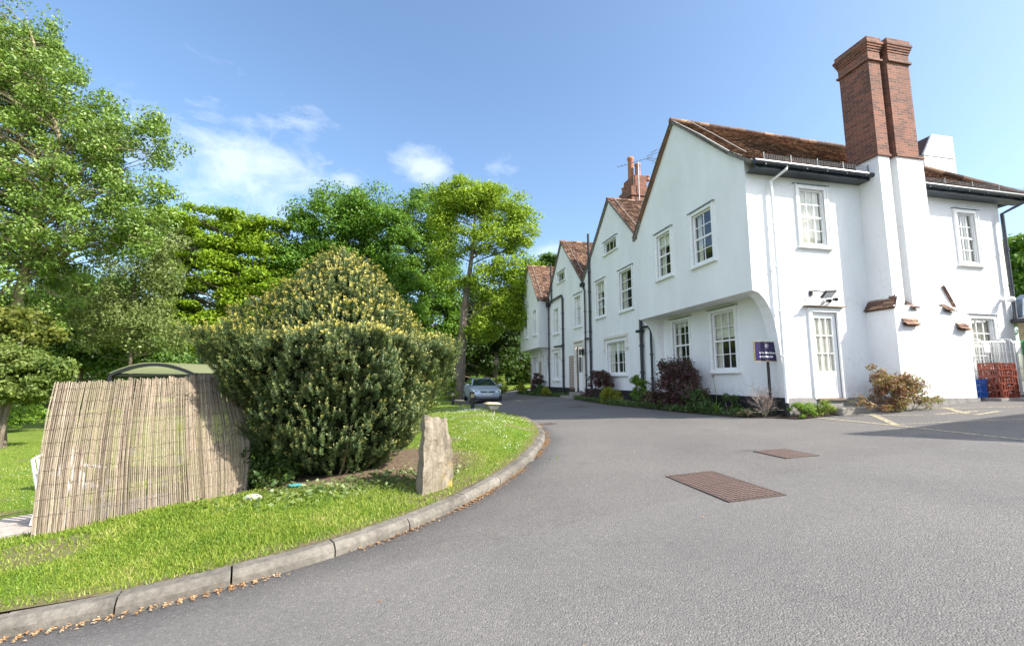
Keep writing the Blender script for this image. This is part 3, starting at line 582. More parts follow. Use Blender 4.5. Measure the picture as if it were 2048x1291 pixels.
# front door with hood mould, lantern beside it and steps
d = MB(); pf = XF
wb(d, 'x', pf, 22.02, 22.2, -.6, 1.95, -.01, .06); wb(d, 'x', pf, 23.2, 23.38, -.6, 1.95, -.01, .06); wb(d, 'x', pf, 22.02, 23.38, 1.78, 1.95, -.01, .05)
fd = hp(d, 'door_case', CREAM, bevel=.01)
d = MB(); wb(d, 'x', pf, 22.2, 23.2, -.56, 1.78, -.14, -.1)
for a, c in ((22.3, 22.66), (22.76, 23.1)):
    wb(d, 'x', pf, a, c, -.42, .28, -.1, -.085); wb(d, 'x', pf, a + .04, c - .04, -.36, .22, -.1, -.075)
dl = hp(d, 'door', WHITE, fd)
d = MB()
for a, c in ((22.32, 22.64), (22.78, 23.08)):
    for z0, z1 in ((.42, 1.22), (1.32, 1.64)): wb(d, 'x', pf, a, c, z0, z1, -.1, -.088)
hp(d, 'pane', M_glass('dark_glass', (.1, .12, .13), 1.5), dl)
d = MB(); wb(d, 'x', pf, 22.24, 22.27, .3, .42, -.1, -.03); hp(d, 'handle', STEEL, dl)
d = MB(); wb(d, 'x', pf, 21.95, 23.45, 2.0, 2.1, -.01, .12); wb(d, 'x', pf, 21.95, 22.05, 1.45, 2.0, -.01, .09); wb(d, 'x', pf, 23.35, 23.45, 1.45, 2.0, -.01, .09); hp(d, 'hood_mould', CREAM, fd, bevel=.012)
d = MB(); d.box(XF - .35, XF + .1, 21.9, 23.5, -1.2, -.62).box(XF - .75, XF - .35, 21.7, 23.8, -1.2, -.80); hp(d, 'step', M_stone('worn_step_stone', [(.2, .18, .16), (.34, .31, .27)], 4), bevel=.015)
# side door
d = MB()
for q in ((9.36, 9.46, -.44, 1.76), (10.2, 10.3, -.44, 1.76), (9.46, 10.2, 1.66, 1.76)): wb(d, 'y', YS, *q, -.01, .045)
dc = hp(d, 'door_case', WHITE); d = MB(); A0, A1 = 9.46, 10.2
for q in ((A0, A0 + .11, -.42, 1.66), (A1 - .11, A1, -.42, 1.66), (A0 + .11, A1 - .11, 1.52, 1.66), (A0 + .11, A1 - .11, .10, .22), (A0 + .11, A1 - .11, -.42, -.28)): wb(d, 'y', YS, *q, -.075, -.03)
wb(d, 'y', YS, A0 + .11, A1 - .11, -.28, .10, -.07, -.045)
for k in range(1, 3): c = A0 + .11 + .52 * k / 3; wb(d, 'y', YS, c - .011, c + .011, .22, 1.52, -.062, -.04); c = .22 + 1.3 * k / 3; wb(d, 'y', YS, A0 + .11, A1 - .11, c - .011, c + .011, -.062, -.039)
for k in range(1, 5): c = A0 + .11 + .52 * k / 5; wb(d, 'y', YS, c - .004, c + .004, -.28, .1, -.05, -.041)
dl = hp(d, 'door', WHITE, dc); d = MB(); d.quad((A0 + .11, YS + .055, .22), (A1 - .11, YS + .055, .22), (A1 - .11, YS + .055, 1.52), (A0 + .11, YS + .055, 1.52)); hp(d, 'pane', GLASS, dl)
d = MB()
for k in range(28):
    q0, q1 = A0 + .74 * k / 28, A0 + .74 * (k + 1) / 28; d0, d1 = YS + .085 + .012 * math.sin(k * 1.7), YS + .085 + .012 * math.sin((k + 1) * 1.7); d.quad((q0, d0, -.3), (q1, d1, -.3), (q1, d1, 1.6), (q0, d0, 1.6))
hp(d, 'curtain', CURT, dl); d = MB(); wb(d, 'y', YS, 9.24, 10.42, 1.78, 1.80, -.01, .12); hp(d, 'drip_board', WSTEEL, dc)
d = MB(); wb(d, 'y', YS, 9.44, 10.22, -.47, -.425, -.05, .07); hp(d, 'sill', WSTEEL, dc)
d = MB(); d.box(9.5, 10.9, 8.62, 9.17, -1.1, -.62); hp(d, 'step', M_stone('doorstep_concrete', [(.22, .2, .17), (.36, .33, .28)], 4), bevel=.02)
# roofs: every tile a small tilted face
def slope(mb, P00, P10, P01, P11, course=.105, tw=.165, sag=.015, lift=.02):
    P00, P10, P01, P11 = (np.array(p, float) for p in (P00, P10, P01, P11))
    n = np.cross(P10 - P00, P01 - P00); n = n / np.linalg.norm(n)
    if n[2] < 0: n = -n
    L = (np.linalg.norm(P01 - P00) + np.linalg.norm(P11 - P10)) / 2; nr = max(2, int(L / course)); ph = random.uniform(0, 6)
    def S(u, v): q = P00 * (1 - u) * (1 - v) + P10 * u * (1 - v) + P01 * (1 - u) * v + P11 * u * v; return q + n * sag * (math.sin(u * 7 + ph) + math.sin(v * 5 + u * 3 + ph))
    for r_ in range(nr):
        v0, v1 = r_ / nr, min(1, (r_ + 1.12) / nr); a, c = P00 * (1 - v0) + P01 * v0, P10 * (1 - v0) + P11 * v0; w = np.linalg.norm(c - a)
        if w < .06: continue
        nc = max(1, int(round(w / tw))); o_ = random.random() * .5
        for k in range(nc + 1):
            u0, u1 = max(0, (k - o_) / nc), min(1, (k + 1 - o_) / nc - .004)
            if u1 - u0 < .1 / nc: continue
            h0, h1 = lift * random.uniform(.6, 1.5), lift * random.uniform(.6, 1.5); dv = random.uniform(-.12, .12) / nr
            a0, a1, c0, c1 = S(u0, v0 + dv), S(u1, v0 + dv), S(u0, v1), S(u1, v1)
            t0, t1 = a0 + n * (h0 + .012), a1 + n * (h1 + .012)
            mb.quad(t0, t1, c1 + n * .003, c0 + n * .003); mb.quad(a0 - n * .01, a1 - n * .01, t1, t0)
    q = [p - n * .05 for p in (P00, P10, P11, P01)]; mb.quad(*q)
RF = MB()
XL = 7.74
ap, sh, ev = (12.12, 8.16), (9.62, 5.80), (8.86, 5.24)   # near wing: ridge, bell-cast, eaves (Y, z)
slope(RF, (XL, *ev), (16.6, ev[0], 5.14), (XL, *sh), (16.1, sh[0], 5.68)); slope(RF, (XL, *sh), (16.1, sh[0], 5.68), (XL, *ap), (14.6, ap[0], 8.0))
slope(RF, (16.6, ev[0], 5.14), (16.6, 15.6, 5.14), (14.6, 12.12, 8.0), (14.6, 12.2, 8.0)); slope(RF, (XL, 14.9, 5.16), (14, 15.1, 5.1), (XL, *ap), (14.6, ap[0], 8.0))
for (y0, z0), (y1, z1), (y2, z2), x0 in (((16.1, 5.78), (18.65, 8.26), (22.04, 5.14), XF - .1), ((22.04, 5.14), (25.46, 8.31), (28.4, 5.2), XF - .1), ((28.0, 5.12), (30.7, 8.05), (33.4, 5.12), XU - .1)):
    slope(RF, (x0, y0, z0), (13, y0, z0), (x0, y1, z1), (13, y1, z1)); slope(RF, (x0, y2, z2), (13, y2, z2), (x0, y1, z1), (13, y1, z1), .2, .3)
roof = hp(RF, 'roof', TILES); CABLE = plain('pale_cable', (.40, .37, .33), .6, 0, .1)
def verge(x, pts):
    v_ = MB()
    for p, q in zip(pts[:-1], pts[1:]): v_.beam((x, p[0], p[1] - .045), (x, q[0], q[1] - .045), .09, .075, (1, 0, 0))
    hp(v_, 'verge', MORTAR, roof)
verge(XL + .06, [(8.9, 5.25), (9.2, 5.5), (9.62, 5.83), (10.75, 6.92), ap, (12.86, 7.5), (13.96, 6.3), (14.9, 5.1)])
verge(XF - .05, [(15.6, 5.3), (16.1, 5.78), (18.65, 8.26), (22.04, 5.14)]); verge(XF - .05, [(22.04, 5.14), (25.46, 8.31), (28.4, 5.2)]); verge(XU - .05, [(28.0, 5.12), (30.7, 8.05), (33.4, 5.12)])
for x0, y, z0, z1, x1 in ((XL, ap[0], 8.17, 8.01, 14.6), (XF - .1, 18.65, 8.27, 8.27, 13), (XF - .1, 25.46, 8.32, 8.32, 13), (XU - .1, 30.7, 8.06, 8.06, 13)):
    n = int((x1 - x0) / .33); v_ = MB()
    for k in range(n): a, c = k / n, (k + .97) / n; dz = random.uniform(0, .012); v_.tube([(x0 + (x1 - x0) * a, y, z0 + (z1 - z0) * a + dz - .02), (x0 + (x1 - x0) * c, y, z0 + (z1 - z0) * c + dz - .02)], .085, 8)
    hp(v_, 'ridge_tile', TILES, roof)
v_ = MB()
for k in range(10): a, c = k / 10, (k + .97) / 10; p, q = np.array([14.6, 12.12, 8.0]), np.array([16.6, 8.86, 5.16]); v_.tube([p + (q - p) * a, p + (q - p) * c], .07, 6)
hp(v_, 'ridge_tile', TILES, roof)
for x, (y0, z0), (y1, z1) in ((XF + .25, (16.2, 5.9), (18.55, 8.2)), (XF + .25, (22.15, 5.27), (25.4, 8.28)), (XU + .28, (28.15, 5.3), (30.65, 8.04)), (XL + .6, (9.65, 5.84), (12.1, 8.18))):
    v_ = MB(); v_.tube([(x, y0, z0 + .05), (x, (y0 + y1) / 2, (z0 + z1) / 2 + .06), (x, y1, z1 + .05)], .010, 5); hp(v_, 'lightning_conductor', CABLE, roof)
# gutters, fascia, snow guards
gt = MB()
gts = []
for x0, x1, z in ((7.8, 11.32, 5.18), (12.75, 16.72, 5.08)):
    gt = MB(); gts.append(gt)
    gt.tube([(x0, 8.80, z), (x1, 8.80, z - .02)], .06, 10); gt.box(x0 + .1, x1 - .05, 8.88, 8.91, z - .13, z + .02); gt.box(x0 + .1, x1 - .05, 8.91, 9.19, z - .13, z - .11)
    n = 6
    for k in range(n): xx = x0 + (x1 - x0) * (k + .5) / n; gt.box(xx - .015, xx + .015, 8.76, 8.9, z - .08, z + .0)
gt.tube([(16.66, 8.8, 5.06), (16.66, 14, 5.06)], .06, 8)
for gt in gts: hp(gt, 'gutter', NAVY)
WIRE = plain('dull_wire', (.16, .17, .18), .5, .5, .1, 10, 0)
for x0, x1, z in ((8.15, 11.25, 5.27), (12.8, 16.65, 5.16)):
    gt = MB()
    for xx in np.linspace(x0, x1, 5): gt.box(xx - .008, xx + .008, 8.87, 8.885, z - .02, z + .2)
    for h in (.06, .105, .15): gt.tube([(x0, 8.87, z + h), (x1, 8.87, z + h)], .004, 4)
    for xx in np.arange(x0, x1, .05): gt.box(xx - .0018, xx + .0018, 8.868, 8.872, z + .03, z + .15)
    hp(gt, 'snow_guard', WIRE)
def pipe(name, pts, r, mat, brackets=True, label=None):
    m = MB(); m.tube(pts, r, 10)
    for p, q in zip(pts[:-1], pts[1:]):
        if brackets and abs(q[2] - p[2]) > 1.2:
            for k in range(1, int(abs(q[2] - p[2]) / 1.1) + 1):
                t = k / (int(abs(q[2] - p[2]) / 1.1) + 1); c = np.array(p) + (np.array(q) - np.array(p)) * t; m.tube([c + (0, 0, -.03), c + (0, 0, .03)], r * 1.28, 10); m.box(c[0] - r * 1.6, c[0] + r * 1.6, c[1] - .03, c[1] + .03, c[2] - .012, c[2] + .012)
    return hp(m, name, mat, label=label, smooth=False)
xp = XF - .09
pipe('soil_vent_pipe', [(xp, 21.0, -.6), (xp, 21.0, 7.35)], .058, PIPE); pipe('downpipe', [(XF - .05, 21.95, 5.0), (xp, 21.9, 4.85), (xp, 21.65, 4.55), (xp, 21.65, -.8)], .04, PIPE)
pipe('waste_pipe', [(xp, 21.7, 2.08), (xp, 21.02, 2.05)], .045, PIPE); m = MB(); m.box(xp - .09, xp + .09, 21.8, 22.1, 4.82, 5.02); hp(m, 'hopper', PIPE)
pipe('downpipe', [(xp, 28.0, 4.9), (xp, 28.0, -.9)], .045, PIPE); pipe('soil_vent_pipe', [(xp, 27.4, 4.85), (xp, 27.4, 7.4)], .05, PIPE)
pipe('soil_vent_pipe', [(xp, 28.05, 4.8), (xp, 27.4, 5.0), (xp, 25.4, 5.0), (xp, 25.2, 4.8), (xp, 25.2, -.7)], .058, PIPE); pipe('waste_pipe', [(xp, 26.9, 2.05), (xp, 25.25, 2.0)], .05, PIPE)
m = MB(); m.box(xp - .13, xp + .09, 27.85, 28.2, 4.72, 5.0); hp(m, 'hopper', PIPE)
pipe('soil_vent_pipe', [(xp - .02, 15.85, 2.3), (xp - .02, 15.85, -.7)], .065, PIPE); pipe('downpipe', [(xp - .02, 15.85, 2.0), (xp - .02, 15.3, 1.98), (xp - .02, 15.12, 1.8), (xp - .02, 15.12, -.8)], .045, PIPE); m = MB(); m.box(xp - .09, xp + .05, 15.75, 16.15, 1.82, 1.92); hp(m, 'waste_pipe', PIPE)
yp = YS - .1
pipe('downpipe', [(8.72, 8.80, 5.16), (8.70, 8.82, 5.06), (8.50, yp, 4.86), (8.50, yp, -.52)], .036, WHITE, label='white downpipe at the corner of the house'); pipe('downpipe', [(8.50, yp, -.52), (8.50, yp, -.92)], .04, PIPE, False)
pipe('downpipe', [(16.5, 8.8, 5.05), (16.45, 8.82, 4.9), (16.02, yp - .02, 4.62), (15.98, yp - .02, 1.55)], .045, NAVY)
m = MB(); m.box(8.25, 8.3, YS - .01, YS + .0, .55, .9); m = None
# end chimney: white lower block, stepped tile offsets, brick stack
c = MB()
c.box(11.12, 13.36, 8.5, YS + .02, -1.1, 1.78); c.box(11.28, 11.62, 8.62, YS + .02, 1.78, 5.68).box(11.62, 11.78, 8.74, YS + .02, 1.62, 5.68).box(11.78, 12.62, 8.56, YS + .02, 1.70, 5.68)
c.prism([(12.62, 1.78), (13.36, 1.78), (12.66, 2.9), (12.62, 2.9)], 'y', 8.7, YS + .01)
c.box(11.24, 11.28, 8.7, YS + .02, 1.78, 2.05)
ch = hp(c, 'chimney', PLASTER)
c = MB(); c.box(11.10, 13.39, 8.46, 9.15, -1.0, -.42); hp(c, 'plinth', GREYP, ch)
def cap(P): t = MB(); slope(t, *P, course=.09, tw=.15, sag=.0, lift=.009); hp(t, 'tile_offset', TILES, ch)
cap(((11.05, 8.45, 1.72), (11.05, 9.2, 1.72), (11.32, 8.58, 2.05), (11.32, 9.2, 2.05)))
cap(((11.6, 8.44, 1.72), (11.82, 8.44, 1.72), (11.6, 8.86, 2.0), (11.82, 8.86, 2.0))); cap(((11.3, 8.40, 1.30), (11.75, 8.40, 1.30), (11.3, 8.52, 1.48), (11.75, 8.52, 1.48)))
cap(((12.6, 8.42, 1.70), (12.92, 8.42, 1.66), (12.6, 8.6, 1.9), (12.85, 8.6, 1.86))); cap(((12.95, 8.40, 1.24), (13.3, 8.40, 1.22), (12.95, 8.52, 1.42), (13.3, 8.52, 1.4)))
cap(((13.3, 8.66, 1.8), (13.3, 8.8, 1.8), (12.98, 8.66, 2.36), (12.98, 8.8, 2.36)))
k = MB(); B0, B1 = 5.62, 8.18
k.box(11.26, 11.62, 8.60, 9.42, B0, B1).box(11.62, 11.77, 8.72, 9.42, B0, B1).box(11.77, 12.49, 8.54, 9.42, B0, B1).box(12.49, 12.60, 8.8, 9.42, B0, B1 + .1)
for z0, z1, e_ in ((8.18, 8.23, .05), (8.23, 8.45, .010), (8.45, 8.51, .025), (8.51, 8.57, .045), (8.57, 8.63, .065), (8.63, 8.70, .085), (8.70, 8.82, .05)):
    k.box(11.26 - e_, 11.62 + e_, 8.60 - e_, 9.42 + e_, z0, z1).box(11.80 - e_ + .03, 12.49 + e_, 8.54 - e_, 9.42 + e_ - .004, z0 + .001, z1 + .003).box(11.6, 11.85, 8.82 - e_, 9.4, z0 + .002, z1 - .02).box(12.46, 12.60 + e_, 8.8 - e_, 9.4, z0 - .06, z1 - .05)
k.box(11.23, 11.65, 8.58, 9.44, 5.60, 5.66).box(11.76, 12.64, 8.52, 9.44, 5.598, 5.662)
hp(k, 'brick_stack', BRICK, ch)
c = MB(); c.box(11.4, 12.4, 8.7, 9.4, 8.84, 8.87); hp(c, 'flaunching', MORTAR, ch)
# white cowl on the roof behind the chimney
c = MB(); c.box(16.0, 17.3, 10.8, 11.8, 5.3, 7.25); c.prism([(16.0, 7.25), (17.3, 7.25), (17.3, 8.0), (16.45, 8.0)], 'y', 10.8, 11.8); vt = hp(c, 'roof_vent', WHITE)
c = MB(); c.quad((15.985, 10.86, 7.27), (16.42, 10.86, 7.97), (16.42, 11.74, 7.97), (15.985, 11.74, 7.27)); hp(c, 'louvre', plain('brown_louvre', (.06, .035, .025), .7), vt)
c = MB(); c.box(15.97, 17.33, 10.78, 11.82, 7.22, 7.25); hp(c, 'flashing', LEAD, vt)
# brick chimney behind the second gable
c = MB(); X0, X1, Y0, Y1 = 10.55, 11.75, 20.15, 21.5
c.box(X0, X1, Y0, Y1, 7.0, 9.25); c.box(X0 - .06, X1 + .06, Y0 - .06, Y1 + .06, 9.25, 9.32).box(X0 - .03, X1 + .03, Y0 - .03, Y1 + .03, 9.32, 9.75); c.box(X0 + .12, X1 - .35, Y0 + .02, Y1 - .25, 9.75, 10.35)
ch2 = hp(c, 'chimney', BRICK); POT = plain('terracotta_pot', (.34, .14, .07), .75, 0, .2, 6)
for (px_, py_, r, z0, h) in ((10.85, 20.75, .16, 10.3, 1.25), (11.05, 20.4, .15, 10.3, .75), (10.75, 21.3, .17, 9.75, .35), (11.55, 20.4, .14, 10.2, .22)):
    c = MB(); c.lathe((px_, py_, z0), [(r * 1.05, 0), (r, .04), (r * .85, h * .85), (r * 1.08, h * .9), (r * 1.08, h)], 14); hp(c, 'chimney_pot', POT, ch2, smooth=True)
c = MB(); c.box(12.0, 12.6, 25.6, 26.3, 7, 8.9); ch3 = hp(c, 'chimney', BRICK); c = MB(); c.lathe((12.2, 25.9, 8.9), [(.14, 0), (.12, .6), (.15, .65)], 12); hp(c, 'chimney_pot', POT, ch3)
ae = thing('tv_aerial', 'television aerial on a thin pole strapped to the pot-topped brick chimney', 'aerial', (10.9, 20.05, 8.3)); m = MB()
m.tube([(10.9, 20.05, 8.3), (10.9, 20.05, 10.95)], .022, 6); m.build('pole', STEEL, ae, off(ae))
m = MB(); m.tube([(10.2, 20.9, 11.05), (11.4, 19.4, 11.0)], .014, 5)
for k in range(9): t_ = k / 9; q = np.array([10.2, 20.9, 11.05]) * (1 - t_) + np.array([11.4, 19.4, 11.0]) * t_; m.tube([q + (-.1, -.06, 0), q + (.1, .06, 0)], .009, 4)
for dz in (-.3, -.15, .15, .3): m.tube([(11.15, 19.6, 11 + dz * .3), (11.5, 19.3, 11 + dz)], .01, 4); m.tube([(11.35, 19.55, 11 + dz), (11.6, 19.1, 11 + dz)], .01, 4)
m.tube([(10.9, 20.05, 10.9), (10.9, 20.05, 11.05)], .02, 5); m.build('antenna', plain('aluminium_rod', (.3, .3, .31), .4, .6), ae, off(ae))
# ------------------------------------------------------------------ neighbouring buildings
lt = thing('lean_to_store', 'low sandstone lean-to with lead roof and black gutter right of the white house', 'outbuilding', (18, 7.5, -.4)); LO = off(lt)
m = MB(); m.box(16.22, 22, 5.6, 9.19, -.8, 1.62); m.build('wall', M_stone('sandstone', [(.34, .26, .13), (.52, .42, .24), (.60, .52, .34)], 3), lt, LO)
m = MB(); m.quad((16.0, 5.4, 1.66), (16.0, 9.18, 1.66), (19.2, 9.18, 2.75), (19.2, 5.4, 2.75)).quad((16.0, 5.4, 1.60), (19.2, 5.4, 2.69), (19.2, 9.18, 2.69), (16.0, 9.18, 1.60)).quad((16.0, 5.4, 1.6), (16.0, 9.18, 1.6), (16.0, 9.18, 1.66), (16.0, 5.4, 1.66)); lr = m.build('roof', LEAD, lt, LO)
m = MB(); m.prism([(16.12, 1.72), (16.9, 1.95), (16.45, 2.35), (16.2, 2.2)], 'y', 9.0, 9.18); m.build('flashing', plain('blue_grey_lead', (.12, .16, .21), .5, .3), lt, LO)
m = MB()
for k in range(8): m.tube([(19.2, 5.4 + .47 * k, 2.8), (19.2, 5.85 + .47 * k, 2.8)], .1, 8)
m.build('ridge_tile', POT, lt, LO)
m = MB(); m.tube([(15.98, 5.4, 1.58), (15.98, 9.16, 1.60)], .06, 10); m.build('gutter', PIPE, lt, LO)
m = MB(); m.tube([(16.0, 8.55, 1.55), (16.1, 8.55, 1.3), (16.12, 8.55, -.7)], .055, 10); m.build('downpipe', PIPE, lt, LO)
bb = thing('gabled_annexe', 'gabled brick building standing right of the car park, its pointed shadow lying on the tarmac', 'building', (18, 1.0, -.4)); BO = off(bb)
GX, GY, GH = 14.9, 1.1, 6.55
m = MB(); m.prism([(GY - 3, -.9), (GY + 3, -.9), (GY + 3, GH - 3.9), (GY, GH), (GY - 3, GH - 3.9)], 'x', GX, GX + 10); m.build('wall', BRICK, bb, BO)
m = MB(); slope(m, (GX - .1, GY - 3.3, GH - 4.2), (GX + 10, GY - 3.3, GH - 4.2), (GX - .1, GY, GH + .1), (GX + 10, GY, GH + .1), .3, .3); slope(m, (GX - .1, GY + 3.3, GH - 4.2), (GX + 10, GY + 3.3, GH - 4.2), (GX - .1, GY, GH + .1), (GX + 10, GY, GH + .1), .3, .3); m.build('roof', TILES, bb, BO)

# ------------------------------------------------------------------ reed screen
def zvf(x, y): return float(zv(np.array([x]), np.array([y]))[0])
fpx = np.array([60, 160, 270, 380, 440, 490]); fpy = np.array([1080, 1064, 1045, 1020, 1005, 990])
tpx = np.array([108, 200, 290, 370, 420, 466]); tpy = np.array([765, 761, 756, 752, 750, 748])
fd_ = np.array([3.98, 4.15, 4.42, 4.85, 5.1, 5.35])        # distance of the foot along the screen
scr = thing('reed_screen', 'leaning screen of split bamboo canes wired together on the grass bank', 'fence', (-2.5, 5.2, -1.3)); SO = off(scr)
back = MB(); m = MB(); NC = 122; foot = []; top = []
for k in range(NC):
    t = (k + .5) / NC * 5
    def I(a): return float(np.interp(t, range(6), a))
    D = I(fd_) + random.uniform(-.004, .004); fpt = at(I(fpx), I(fpy), D); 
    tp = at(I(tpx), I(tpy) + random.uniform(-2.5, 3), D + .16 + .12 * t / 5)
    bulge = .12 * max(0, (t - 3.2) / 1.8) ** 1.3; pts = []
    for s in (0, .2, .4, .6, .8, 1):
        p = fpt * (1 - s) + tp * s; p = p + np.array([.9, .35, 0]) * bulge * math.sin(math.pi * min(1, s * 1.05)) + np.array([random.gauss(0, .0016), random.gauss(0, .003), 0]) + np.array([-.25, -.6, 0]) * .04 * math.sin(math.pi * s)
        pts.append(p)
    pts[0] = pts[0] - (0, 0, .05 + random.uniform(0, .03)); r = random.uniform(.0044, .0057)
    m.tube(pts, [r * 1.1, r, r, r * .95, r * .9, r * .85], 5); foot.append(pts); dx_ = random.uniform(-.002, .002)
    if t > 1.1 or random.random() < .8: back.tube([p + (.0065 + dx_, .022, -.004 - random.random() * .02) for p in pts], r * 1.0, 5)
cn = m.build('cane_panel', CANE, scr, SO); back.build('cane_panel', CANE, scr, SO)
m = MB()
for s in np.linspace(.06, .95, 11):
    pl_ = []
    for pts in foot:
        q = s * 5; i = min(4, int(q)); p = pts[i] * (1 - (q - i)) + pts[i + 1] * (q - i); pl_.append(p + np.array([.2, -.75, 0]) * .006 + (0, 0, random.gauss(0, .004)))
    m.tube(pl_, .0016, 4)
m.build('binding_wire', plain('rusty_wire', (.05, .04, .035), .7), scr, SO)
m = MB()
for k in (2, 40, 80, 119):
    p = foot[k]; m.beam(p[0] + (-.1, .16, -.1), p[5] + (-.05, .1, -.06), .04, .04)
m.build('support_post', WSTEEL, scr, SO)
# standing stone
st = thing('standing_stone', 'tall weathered stone slab set upright on the grass beside the kerb', 'stone', (.30, 5.12, -1.16))
def stone_mesh(name, par, outline, base_dir, th, mat, jag=.012):
    """outline: (along, height) polygon in the slab's plane; swept by th behind it, with rough faces"""
    m = MB(); n = len(outline); rows = 14
    def W_(a): lo = [(z, x) for x, z in a]; return lo
    L = []; L0 = sorted([p for p in outline[0]], key=lambda p: p[1]); L1 = sorted([p for p in outline[1]], key=lambda p: p[1])
    zt = max(L0[-1][1], L1[-1][1]); u = np.array([base_dir[0], base_dir[1], 0]); nrm = np.array([-base_dir[1], base_dir[0], 0])
    cols = 8; G = []
    for i in range(rows + 1):
        s = i / rows; a = np.array([np.interp(s, [0, .5, 1], [p[0] for p in L0]), np.interp(s, [0, 1], [L0[0][1], L0[-1][1]])]); c = np.array([np.interp(s, [0, .5, 1], [p[0] for p in L1]), np.interp(s, [0, 1], [L1[0][1], L1[-1][1]])])
        ring = []
        for j in range(cols + 1):
            q = a + (c - a) * j / cols; rid = .007 * math.sin(j * 2.1 + s * 2) + random.gauss(0, jag * .5)
            ring.append(u * q[0] + np.array([0, 0, q[1]]) + nrm * rid + u * random.gauss(0, jag * .6) * (j in (0, cols)) + np.array([0, 0, random.gauss(0, .008) if i == rows else 0]))
        for j in range(cols, -1, -1):
            q = a + (c - a) * j / cols; ring.append(u * (q[0] + .02) + np.array([0, 0, q[1] - .03 * (i == rows)]) + nrm * (th * (1 - .25 * s) + .02 * math.sin(j * 1.3 + s * 5) + random.gauss(0, jag)))
        G.append(ring)
    mm = len(G[0])
    for ring in G: m.v += [tuple(p) for p in ring]
    for i in range(rows):
        for j in range(mm): m.f.append((i * mm + j, i * mm + (j + 1) % mm, (i + 1) * mm + (j + 1) % mm, (i + 1) * mm + j))
    top_ = rows * mm
    for j in range(cols): m.f.append((top_ + j, top_ + j + 1, top_ + mm - 2 - j, top_ + mm - 1 - j))
    return m.build(name, mat, par, local=True)
stone_mesh('slab', st, ([(-.21, -.12), (-.20, .36), (-.205, .80)], [(.21, -.05), (.19, .40), (.10, .745)]), (.80, .60), .13, MENH)
m = MB(); m.v = []
sm = thing('small_stone', 'small dark upright stone at the lawn edge behind the bollards', 'stone', (2.62, 33.0, float(zvf(2.62, 33.0))))
stone_mesh('slab', sm, ([(-.35, -.1), (-.3, .5), (-.05, 1.0)], [(.4, -.1), (.35, .3), (.1, .9)]), (1, 0), .3, MENH)
rk = MB(); rk.sphere((-1.55, 5.24, zvf(-1.55, 5.24) + .02), .06, 9, 6, (1.4, .8, .55)); tag(rk.build('white_rock', plain('pale_flint', (.6, .58, .54), .8, 0, .3, 20, .6)), 'small white flint lying in the grass by the right foot of the reed screen', 'rock')
# shelter behind the screen
sh_ = thing('canopy_shelter', 'open shelter with dark frame and curved translucent roof behind the reed screen', 'shelter', tuple(at(312, 900, 7.6))); HO2 = off(sh_)
cL, cR = at(222, 750, 7.6), at(392, 752, 7.2); ax_ = (cR - cL); ax_[2] = 0; wid = np.linalg.norm(ax_); ax_ /= wid; dp = np.array([-ax_[1], ax_[0], 0]) * 2.0
if dp[1] < 0: dp = -dp
zb = cL[2]; rise = .17
def arc(t, d, e_=0): p = cL + ax_ * wid * t + dp * d; p = p.copy(); p[2] = zb + rise * math.sin(math.pi * t) ** .9 + e_; return p
m = MB()
for d in (0, .98): 
    for k in range(16): m.beam(arc(k / 16, d), arc((k + 1) / 16, d), .05, .05)
for t in (0, 1): m.beam(arc(t, 0), arc(t, 1), .05, .06)
m.beam(arc(0, .01), arc(1, .01), .03, .03)
for t, d in ((0, 0), (1, 0), (0, .98), (1, .98)): p = arc(t, d); m.box(p[0] - .03, p[0] + .03, p[1] - .03, p[1] + .03, -1.6, p[2])
m.build('frame', BLK, sh_, HO2)
m = MB()
for k in range(16): m.quad(arc(k / 16, -.02, .035), arc((k + 1) / 16, -.02, .035), arc((k + 1) / 16, 1.02, .035), arc(k / 16, 1.02, .035))
poly, n, l, p = mk('algae_polycarbonate'); o = n['Material Output']; p.inputs['Base Color'].default_value = (.33, .33, .17, 1); p.inputs['Roughness'].default_value = .4
t = n.new('ShaderNodeBsdfTranslucent'); t.inputs[0].default_value = (.42, .44, .22, 1); x = n.new('ShaderNodeMixShader'); x.inputs[0].default_value = .5; l.new(p.outputs[0], x.inputs[1]); l.new(t.outputs[0], x.inputs[2]); l.new(x.outputs[0], o.inputs[0])
m.build('roof', poly, sh_, HO2)
# white plastic garden chair behind the screen's left end
cp = at(143, 1000, 6.2); cz = zvf(cp[0], cp[1]) + .035
chr_ = thing('garden_chair', 'white plastic garden chair with slatted back half hidden behind the reed screen', 'chair', (cp[0], cp[1], cz), rz=R(62))
PLW = plain('white_plastic', (.78, .78, .78), .35, 0, .04, 8, 0)
m = MB(); m.box(-.22, .22, -.22, .22, .40, .43); m.build('seat', PLW, chr_, local=True, bevel=.01)
m = MB()
for k in range(7): xx = -.2 + .4 * k / 6; m.beam((xx, .22, .43), (xx * 1.1, .34, .80), .032, .012, (0, 1, 0))
m.tube([(-.25, .22, .42), (-.27, .35, .80), (-.16, .365, .85), (0, .37, .865), (.16, .365, .85), (.27, .35, .80), (.25, .22, .42)], .018, 6); m.build('backrest', PLW, chr_, local=True)
for sx in (-1, 1):
    m = MB(); m.tube([(sx * .25, .3, .64), (sx * .27, .0, .64), (sx * .26, -.2, .63), (sx * .25, -.23, .42)], .02, 6); m.build('armrest', PLW, chr_, local=True)
    for sy in (-1, 1): m = MB(); m.beam((sx * .21, sy * .2, .41), (sx * .25, sy * .25, 0), .045, .03); m.build('leg', PLW, chr_, local=True)
tb = at(40, 1000, 6.6)
